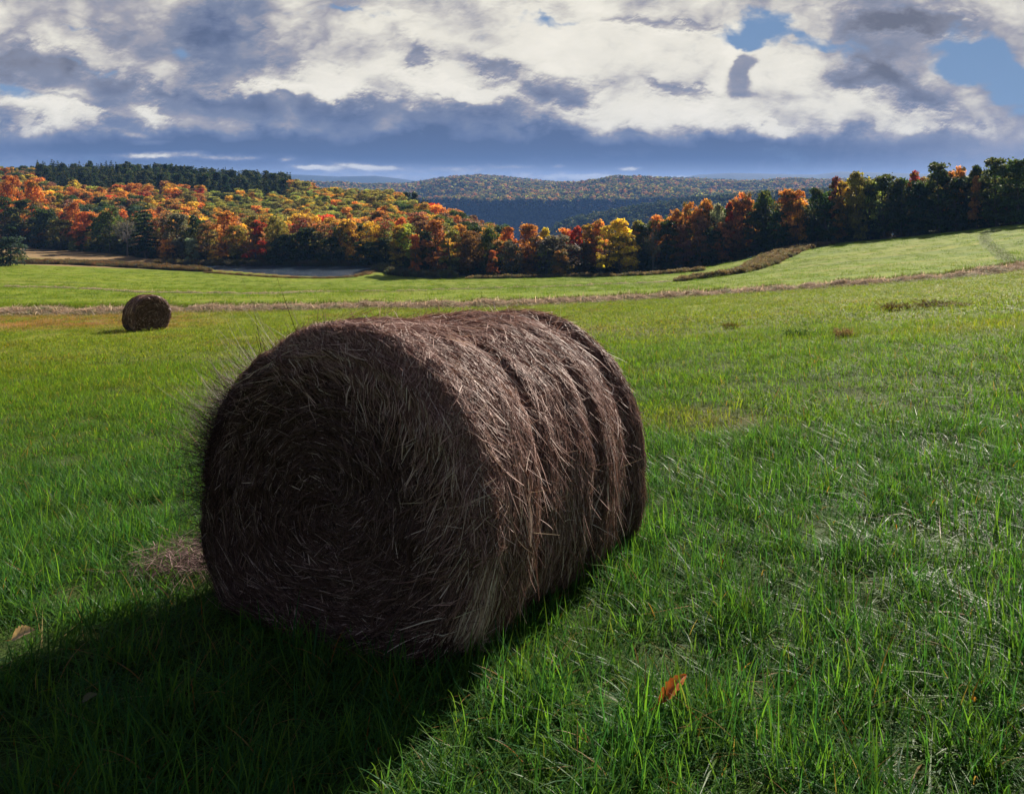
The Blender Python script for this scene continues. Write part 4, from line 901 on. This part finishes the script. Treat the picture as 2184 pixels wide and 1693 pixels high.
ROW1 = [(-60, 671), (12, 669), (250, 667), (600, 661), (880, 655), (1092, 651), (1400, 637), (1700, 618), (1900, 604), (2050, 591), (2170, 574), (2260, 558)]
ROW2 = [(12, 612), (200, 617), (300, 624), (560, 627), (700, 623), (900, 620), (1100, 614), (1300, 606), (1450, 600)]
ROW3 = [(2165, 560), (2135, 540), (2105, 520), (2098, 505), (2112, 492)]
if 'misc' in PARTS:
    def windrow(pts, n, w, h, cnt, wid, stops_mat, label, seed, cover=1., green=0):
        g = np.random.default_rng(seed); x, y, L = path(pts, n); tx, ty = np.gradient(x), np.gradient(y); m = np.hypot(tx, ty); nx, ny = -ty / m, tx / m
        root = empty('hay_windrow', (float(x[n // 2]), float(y[n // 2]), float(ground(x[n // 2], y[n // 2])))); tag(root, label, 'hay row', 'raked rows of hay'); o0 = np.array(root.location)
        k = 13; q = np.linspace(-1, 1, k); rm = mridge if stops_mat is mrow else MGR
        lump = (.62 + .9 * fbm(np.arange(n) * L / n / 1.6, 0 * x + seed, 4, .6, seed)) .clip(.15, 1.4)
        X = x[:, None] + nx[:, None] * q * w * .5; Y = y[:, None] + ny[:, None] * q * w * .5
        Z = ground(X, Y) + h * (1 - q ** 2) ** 1.2 * lump[:, None] * (1 + .9 * fbm(X * 1.1, Y * 1.1, 4, .6, seed)) - .03
        ii = np.arange(n * k).reshape(n, k); fq = np.stack([ii[:-1, :-1], ii[:-1, 1:], ii[1:, 1:], ii[1:, :-1]], -1).reshape(-1, 4)
        mesh_obj('packed_ridge', np.stack([X, Y, Z], -1).reshape(-1, 3) - o0, fq, rm, root, smooth=True)
        i = g.uniform(0, n - 1.01, cnt); b = i.astype(int); f = i - b; qq = np.clip(g.normal(0, .42, cnt), -1.1, 1.1)
        X = x[b] * (1 - f) + x[b + 1] * f + nx[b] * qq * w * .5; Y = y[b] * (1 - f) + y[b + 1] * f + ny[b] * qq * w * .5
        Z = ground(X, Y) + h * np.maximum(1 - qq ** 2, 0) ** 1.2 * lump[b] + g.uniform(0, .03, cnt)
        keep = lump[b] > cover * .35; X, Y, Z = X[keep], Y[keep], Z[keep]; c = len(X)
        d = unit(np.stack([tx[b][keep] / m[b][keep] + g.normal(0, .7, c), ty[b][keep] / m[b][keep] + g.normal(0, .7, c), g.normal(.08, .28, c)], 1))
        V, Fq = ribbons(np.stack([X, Y, Z], 1) - d * .12, d, np.tile([0, 0, 1.], (c, 1)), g.uniform(.2, .6, c), g.uniform(.6, 1.4, c) * wid, g.uniform(-.3, .05, c), 3, taper=.5)
        s4 = np.ones((len(V), 4), np.float32); s4[:, 0] = np.repeat(g.beta(2, 2, c), 8); s4[:, 1] = .1
        mesh_obj('loose_strands', V - o0, Fq, stops_mat, root, attrs={'shade': ('FLOAT_COLOR', 'POINT', s4)})
        if green:
            i = g.integers(0, n, green); qq = np.clip(g.normal(.8, .35, green), -.3, 1.6); X = x[i] + nx[i] * qq * w * .5; Y = y[i] + ny[i] * qq * w * .5; k2 = fbm(i * L / n / 3., 0. * i, 3, .5, seed + 2) > -.12; X, Y, qq, i = X[k2], Y[k2], qq[k2], i[k2]; c = len(X)
            Z = ground(X, Y) + h * np.maximum(1 - qq ** 2, 0) * lump[i]; d = unit(np.stack([g.normal(0, .35, c), g.normal(0, .35, c), np.ones(c)], 1))
            V, Fq = ribbons(np.stack([X, Y, Z], 1), d, unit(g.normal(0, 1, (c, 3))), g.uniform(.12, .38, c), g.uniform(.6, 1.4, c) * wid * 1.2, g.uniform(-.5, .5, c), 2)
            s4 = np.ones((len(V), 4), np.float32); s4[:, 0] = np.repeat(g.random(c), 6); s4[:, 1] = .1
            mesh_obj('green_tufts', V - o0, Fq, mrow2, root, attrs={'shade': ('FLOAT_COLOR', 'POINT', s4)})
        return x, y
    mridge, T, o_ = material('old_hay'); geo = T.n('ShaderNodeNewGeometry')
    pb = T.n('ShaderNodeBsdfPrincipled'); T.put(pb.inputs['Base Color'], T.ramp(T.noise(geo.outputs['Position'], 3.5, 5, .7), [(.32, (.055, .05, .02)), (.5, (.13, .13, .04)), (.68, (.27, .20, .12))])); pb.inputs['Roughness'].default_value = 1
    bp = T.n('ShaderNodeBump'); bp.inputs['Distance'].default_value = .08; T.put(bp.inputs['Height'], T.noise(geo.outputs['Position'], 7, 5, .7)); T.put(pb.inputs['Normal'], bp.outputs[0]); T.put(o_.inputs[0], pb.outputs[0])
    MGR, T, o_ = material('grassy_ridge'); geo = T.n('ShaderNodeNewGeometry'); pb = T.n('ShaderNodeBsdfPrincipled'); pb.inputs['Roughness'].default_value = 1
    T.put(pb.inputs['Base Color'], T.ramp(T.noise(geo.outputs['Position'], 2.5, 5, .7), [(.3, (.07, .11, .012)), (.6, (.16, .20, .02)), (.75, (.2, .17, .07))])); T.put(o_.inputs[0], pb.outputs[0])
    mrow = strand_mat('raked_hay', [(0, (.12, .08, .05)), (.3, (.42, .32, .24)), (.7, (.70, .57, .46)), (1, (.85, .77, .66))], rough=.8, trans=.55, spec=.1)
    mrow2 = strand_mat('raked_green_hay', [(0, (.05, .09, .015)), (.5, (.11, .16, .02)), (1, (.20, .22, .06))], rough=.8, trans=.3, spec=.1)
    wx1, wy1 = windrow(ROW1, 900, 4.0, .46, 60000, .036, mrow, 'long pale raked hay row crossing the whole field behind the big bale', 31, green=22000)
    windrow(ROW2, 500, 1.8, .22, 12000, .03, mrow, 'thin broken brown hay row farther down the field before the pond', 32, cover=1.5)
    windrow(ROW3, 200, 2.2, .22, 2500, .05, mrow2, 'green raked hay row climbing the slope at the right edge', 33)

if 'grass' in PARTS:
    g = np.random.default_rng(4)
    near = [grass_proto('near_grass_%d' % i, 74, .14, .08, .27, .0034, .0088, MG, 50 + i) for i in range(8)]
    midp = [grass_proto('mid_grass_%d' % i, 90, .26, .06, .19, .005, .010, MG2, 80 + i, nseg=3) for i in range(6)]
    farp = [grass_proto('far_grass_%d' % i, 90, .6, .06, .17, .014, .026, MG2, 90 + i, nseg=2) for i in range(5)]
    bax = np.array([math.sin(BPHI), math.cos(BPHI)]); bhh = np.array([math.cos(BPHI), -math.sin(BPHI)])
    def under_bale(x, y, grow=0.):
        s_ = (x - BC[0]) * bax[0] + (y - BC[1]) * bax[1]; l_ = (x - BC[0]) * bhh[0] + (y - BC[1]) * bhh[1]
        return (s_ > .05 - grow) & (s_ < BL - .05 + grow) & (np.abs(l_) < .42 + grow)
    def strew(nm, protos, d0, d1, rho, s0, s1, gain, label, span=.78):
        n = int(span * 2 * rho * (d1 ** 2 - d0 ** 2) / 2); y = np.sqrt(g.uniform(d0 ** 2, d1 ** 2, n)); x = g.uniform(-span, span, n) * y
        lum = fbm(x / .9, y / .9, 3, .5, 71); k = ~under_bale(x, y); k &= g.random(n) < .80 + .9 * lum
        k &= (poly_dist(x, y, PT) > 2) & (y < wood_d(CX + F * x / y) - 6)
        x, y, lum = x[k], y[k], lum[k]; n = len(x); z = ground(x, y)
        rot = np.stack([g.normal(0, .10, n), g.normal(0, .10, n) + .12 * fbm(x / 2, y / 2, 2, .5, 72), g.uniform(0, 6.28, n)], 1)
        s_ = g.uniform(s0, s1, n) * (1 + .55 * lum); t = zones(x, y) * gain * g.uniform(.8, 1.2, (n, 1)) * (1 + g.normal(0, .05, (n, 3)))
        sc3 = np.stack([np.sqrt(s_), np.sqrt(s_), s_], 1)
        return instances(nm, np.stack([x, y, z], 1), rot, sc3, g.integers(0, len(protos), n), np.clip(t, 0, 1), protos, 'stuff', label, 'grass')
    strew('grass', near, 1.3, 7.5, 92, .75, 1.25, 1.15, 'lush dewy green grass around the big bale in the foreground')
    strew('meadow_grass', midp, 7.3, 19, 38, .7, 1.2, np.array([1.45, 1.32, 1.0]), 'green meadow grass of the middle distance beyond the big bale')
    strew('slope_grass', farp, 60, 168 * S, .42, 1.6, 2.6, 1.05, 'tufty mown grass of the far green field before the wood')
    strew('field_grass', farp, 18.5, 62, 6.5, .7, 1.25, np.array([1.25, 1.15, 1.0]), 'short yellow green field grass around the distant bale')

if 'misc' in PARTS:
    g = np.random.default_rng(6)
    # brown weeds: one prototype clump, scattered where the weeds stand
    def weed_mesh(seed, n, h0, h1, rad_, wd):
        gg = np.random.default_rng(seed); th = gg.uniform(0, 6.28, n); r = rad_ * np.sqrt(gg.random(n)); st = np.stack([r * np.cos(th), r * np.sin(th), 0 * r], 1)
        d = unit(np.stack([gg.normal(0, .3, n), gg.normal(0, .3, n), np.ones(n)], 1)); L = gg.uniform(h0, h1, n)
        V, Fq = ribbons(st, d, unit(gg.normal(0, 1, (n, 3))), L, gg.uniform(.6, 1.3, n) * wd, gg.uniform(-.2, .2, n), 3, taper=.3)
        m = n * 5; j = gg.integers(0, n, m); c = st[j] + d[j] * (L[j] * gg.uniform(.4, 1.05, m))[:, None] + gg.normal(0, .05, (m, 3)); V2 = leaf_quads(c, unit(gg.normal(0, 1, (m, 3))), gg.uniform(.5, 1.2, m) * wd * 1.7, gg)
        Fq = np.concatenate([Fq, np.arange(len(V2)).reshape(-1, 4) + len(V)]); nv = len(V); V = np.concatenate([V, V2])
        s4 = np.ones((len(V), 4), np.float32); s4[:nv, 0] = np.repeat(gg.random(n), 8); s4[nv:, 0] = np.repeat(gg.random(m), 4); s4[:, 1] = .5; s4[:, 2] = .8
        return V, Fq, s4
    def weeds(nm, pts_px, width, n, h0, h1, cols, label, seed, wd=.05):
        gg = np.random.default_rng(seed); x, y, L = path(pts_px, 200); tx, ty = np.gradient(x), np.gradient(y); m = np.hypot(tx, ty)
        i = gg.integers(0, 199, n); wq = np.interp(i, np.linspace(0, 199, len(width)), width); q = gg.uniform(-.5, .5, n) * wq; X = x[i] - ty[i] / m[i] * q + gg.normal(0, .3, n); Y = y[i] + tx[i] / m[i] * q
        Z = ground(X, Y); k = poly_dist(X, Y, PT) > -.2; X, Y, Z = X[k], Y[k], Z[k]; n = len(X)
        pr_ = []
        for j in range(3): v, f, s4 = weed_mesh(seed + j, 46, .45, 1., .35, wd); pr_.append(mesh_obj('%s_%d' % (nm, j), v, f, ML_I, attrs={'shade': ('FLOAT_COLOR', 'POINT', s4)}, link=False))
        s_ = gg.uniform(h0, h1, n) * (1 + .6 * fbm(X / 2.5, Y / 2.5, 3, .5, seed)); rot = np.zeros((n, 3)); rot[:, 2] = gg.uniform(0, 6.28, n)
        t = np.array(cols)[gg.integers(0, len(cols), n)] * gg.uniform(.7, 1.25, (n, 1))
        instances(nm, np.stack([X, Y, Z], 1), rot, np.stack([s_ * .5 + .7, s_ * .5 + .7, s_], 1), gg.integers(0, 3, n), t, pr_, 'stuff', label, 'weeds')
    BRN, RED_, TAN, GRY = (.15, .095, .06), (.22, .10, .05), (.30, .22, .14), (.15, .14, .10)
    weeds('weed_strip', [(1452, 600), (1500, 594), (1560, 586), (1610, 573), (1640, 556), (1680, 538), (1725, 526)], [1.5, 3, 5, 6, 7, 9, 12], 2600, .42, .85, [BRN, BRN, GRY, TAN], 'strip of tall brown weeds curving up between the two green fields at right', 51)
    weeds('hedge_weeds', [(30, 562), (120, 562), (200, 565), (300, 570), (380, 576), (440, 579)], [9, 11, 10, 9, 5, 3], 2200, .45, 1.1, [BRN, BRN, RED_, GRY], 'brown weedy bank between the left field and the tawny field', 54)
    weeds('bank_weeds', [(340, 563), (450, 564), (600, 564), (760, 565), (850, 571)], [5, 4, 4, 4, 6], 1100, .6, 1.2, [BRN, GRY, (.14, .12, .05)], 'dry weeds along the far bank of the pond', 57)
    weeds('shore_weeds', [(440, 582), (520, 588), (600, 592.5), (690, 594), (740, 592), (775, 586), (812, 575)], [1, 1, 1, 1], 380, .28, .5, [TAN, RED_, BRN], 'thin tan weeds along the near shore of the pond', 60, .035)
    weeds('brush', [(812, 578), (850, 582), (900, 588), (960, 593)], [9, 10, 7, 3], 700, .9, 1.7, [GRY, (.16, .20, .11), (.20, .20, .15), BRN], 'grey green brush on the mound right of the pond', 63)
    weeds('edge_weeds', [(1000, 595), (1120, 593), (1250, 590), (1360, 588), (1500, 578)], [2, 2, 2, 1], 420, .5, .9, [TAN, BRN, GRY], 'low dry weeds along the foot of the centre trees', 66)
    if 'trees' in PARTS:
        x, y, z = hit(22, 567); plant('bushy1', x, y, 2 - (505 - HOR) / F * y - z, 78 / F * y, 'bspruce', 'dark blue green bush at the left edge beside the tawny field'); TREES[-1]['h'] = 4
    def clump(p, r, hgt, wdt, colr, label, nm='weed_clump', seed=1):
        x, y, z = hit(p, r); v, f, s4 = weed_mesh(seed, 120, .5, 1., .5, .03); v = v * np.array([wdt, wdt * .8, hgt])
        m_ = MLW.get(colr) or MLW.setdefault(colr, leafy('weed_' + colr, lambda T: T.mix(1., (*WC[colr], 1), T.ramp(T.sep(T.attr('shade').outputs['Vector'])[0], [(0, (.5, .5, .5)), (1, (1.5, 1.5, 1.5))]), 'MULTIPLY'), rough=.8, spec=.03))
        o = mesh_obj(nm, v, f, m_, attrs={'shade': ('FLOAT_COLOR', 'POINT', s4)}); o.location = (x, y, z); tag(o, label, 'weeds')
    MLW = {}; WC = dict(brown=(.14, .11, .045), tan=(.26, .19, .13), green=(.06, .13, .025))
    clump(1915, 664, .26, .9, 'brown', 'dark brown weed clump in the right field, the left one of two', seed=2)
    clump(2020, 658, .20, 1.6, 'brown', 'low brown weed clump in the right field, nearest the right edge', seed=3)
    clump(1558, 702, .18, .35, 'brown', 'small brown tuft standing alone right of the big bale top', seed=4)
    clump(1802, 722, .22, .35, 'tan', 'pale dead grass tuft leaning in the field at right', seed=5)
    clump(1708, 722, .18, .6, 'green', 'dark green tussock left of the pale dead tuft', 'grass_tussock', seed=6)
    # fallen leaves
    def leaf(p, r, length, wid_, col_, up, rz, tilt, label, seed):
        gg = np.random.default_rng(seed); x, y, z = hit(p, r); n, k = 15, 7; t = np.linspace(0, 1, n)[:, None]; q = np.linspace(-1, 1, k)[None]
        prof = np.sin(np.pi * t ** .8) ** .75 * (1 + .12 * np.sin(t * 40)) * (1 - .25 * t); X = (t - .5) * length + 0 * q; Y = q * prof * wid_ * .5; Z = .16 * length * np.abs(q) ** 1.5 * prof + .10 * length * np.sin(t * 3) + .01 * length * np.sin(t * 25 + q * 3)
        V = np.stack([X, Y, Z], -1).reshape(-1, 3); ii = np.arange(n * k).reshape(n, k); fq = np.stack([ii[:-1, :-1], ii[:-1, 1:], ii[1:, 1:], ii[1:, :-1]], -1).reshape(-1, 4)
        mt = leafy('dead_leaf_%d' % seed, lambda T: T.mix(T.noise(T.n('ShaderNodeTexCoord').outputs['Object'], 60, 4, .6), tuple(np.array(col_) * .55) + (1,), tuple(np.array(col_) * 1.3) + (1,)), rough=.5, trans=.4)
        root = empty('fallen_leaf', (x, y, z + up)); root.rotation_euler = (R_(tilt), R_(-18), R_(rz)); mesh_obj('blade', V, fq, mt, root, smooth=True)
        mesh_obj('stalk', *tube([(-length * .5, 0, 0), (-length * .62, .002, -.004), (-length * .78, .004, .0)], [.0013, .0012, .0012], 5), mt, root)
        tag(root, label, 'leaf')
    leaf(1435, 1530, .165, .055, (.62, .17, .06), .105, 38, 30, 'curled orange leaf resting on the grass at lower right', 81)
    leaf(50, 1408, .10, .07, (.75, .50, .34), .11, 10, 30, 'pale tan leaf caught in the grass at the left edge', 82)
    leaf(192, 1556, .055, .035, (.16, .15, .09), .12, 20, 25, 'dull small leaf lying in the bale shadow at lower left', 83)
    # scraps of hay shed at the left foot of the bale
    n = 900; x0, y0, z0 = hit(405, 1222); X = x0 + g.normal(0, .13, n); Y = y0 + g.normal(0, .14, n); Z = ground(X, Y) + g.uniform(.04, .15, n); a = g.uniform(0, 6.28, n)
    d = unit(np.stack([np.cos(a), np.sin(a), g.normal(0, .15, n)], 1)); V, Fq = ribbons(np.stack([X, Y, Z], 1), d, np.tile([0, 0, 1.], (n, 1)), g.uniform(.06, .22, n), g.uniform(.0018, .0034, n), g.uniform(-.3, .1, n), 4, taper=.5)
    s4 = np.ones((len(V), 4), np.float32); s4[:, 0] = np.repeat(g.beta(2, 2, n), 10); s4[:, 1] = .3
    if 'bale' in PARTS: tag(mesh_obj('loose_hay', V, Fq, mf, attrs={'shade': ('FLOAT_COLOR', 'POINT', s4)}), 'scraps of loose brown hay shed on the grass left of the big bale', 'hay', kind='stuff')

if 'haze' in PARTS:
    X0, X1, Y0, Y1, Z0, Z1 = -6500, 6500, -60, 8800, -127, 128
    v = np.array([(x, y, z) for z in (Z0, Z1) for y in (Y0, Y1) for x in (X0, X1)], float)
    f_ = [(0, 2, 3, 1), (4, 5, 7, 6), (0, 1, 5, 4), (2, 6, 7, 3), (0, 4, 6, 2), (1, 3, 7, 5)]
    mh, T, o_ = material('haze'); vp = T.n('ShaderNodeVolumePrincipled'); vp.inputs['Density'].default_value = 1.02e-4
    vp.inputs['Color'].default_value = (.22, .44, 1.0, 1); vp.inputs['Anisotropy'].default_value = .1
    T.put(o_.inputs['Volume'], vp.outputs[0]); hz = mesh_obj('haze', v, f_, mh); tag(hz, 'pale blue haze hanging over the valley', 'haze', kind='stuff')

# ------------------------------------------------------------ a label of its own for every tree
ORD = 'first second third fourth fifth sixth seventh eighth ninth tenth eleventh twelfth thirteenth fourteenth fifteenth sixteenth seventeenth eighteenth nineteenth twentieth'.split()
def place(t):
    p, b, d = t['px'], t['base'], t['d']; e = d - wood_d(p)
    if e < 3.6: rk = 'at the wood edge'
    elif e < 27: rk = 'behind the wood edge'
    elif t['n'] in ('spruce_tree', 'pine_tree'): rk = 'on the hill crest' if p < 700 else 'on the hill shoulder'
    else: rk = 'low on the hill' if e < 70 else 'on the hillside'
    for lim, w in ((95, 'at far left'), (255, 'behind the tawny field'), (345, 'beside the tall pine'), (470, 'left of the red maple'), (640, 'above the pond middle'), (800, 'right of the pond middle'), (960, 'right of the pond'),
                   (1110, 'behind the big bale top'), (1250, 'left of the yellow tree'), (1370, 'around the yellow tree'), (1500, 'right of the yellow tree'), (1650, 'left of the weed strip'), (1800, 'above the weed strip'), (1990, 'on the right slope'), (9999, 'near the right edge')):
        if p < lim: return rk, w
K = {}
for t in TREES:
    if t['note']: t['r']['label'] = t['note']; t['r']['category'] = 'bush'; continue
    rk, w = place(t); kind = {'deciduous_tree': 'tree', 'pine_tree': 'pine', 'spruce_tree': 'spruce', 'bare_tree': 'tree', 'shrub': 'shrub'}[t['n']]
    hp = (t['base'] - t['top']); hp = F * t['h'] / t['d']; sz = '' if kind == 'shrub' else 'tall ' if hp > 105 else 'small ' if hp < 55 else ''
    t['k'] = (sz + WORD[t['c']] + ' ' + kind, rk, w); K.setdefault(t['k'], []).append(t)
for k, ts in K.items():
    ts.sort(key=lambda t: t['px'])
    for i, t in enumerate(ts):
        o = '' if len(ts) == 1 else ', leftmost' if i == 0 else ', rightmost' if i == len(ts) - 1 else ', %s from left' % ORD[i]
        t['r']['label'] = '%s %s %s%s' % (*k, o)
        t['r']['category'] = {'shrub': 'bush'}.get(t['n'], 'tree')
for t in TREES:
    t['r']['group'] = {'deciduous_tree': 'autumn trees of the wood', 'pine_tree': 'pines in the wood', 'spruce_tree': 'spruces on the hill', 'bare_tree': 'leafless trees at the wood edge', 'shrub': 'shrubs along the wood edge'}[t['r'].name.split('.')[0]]
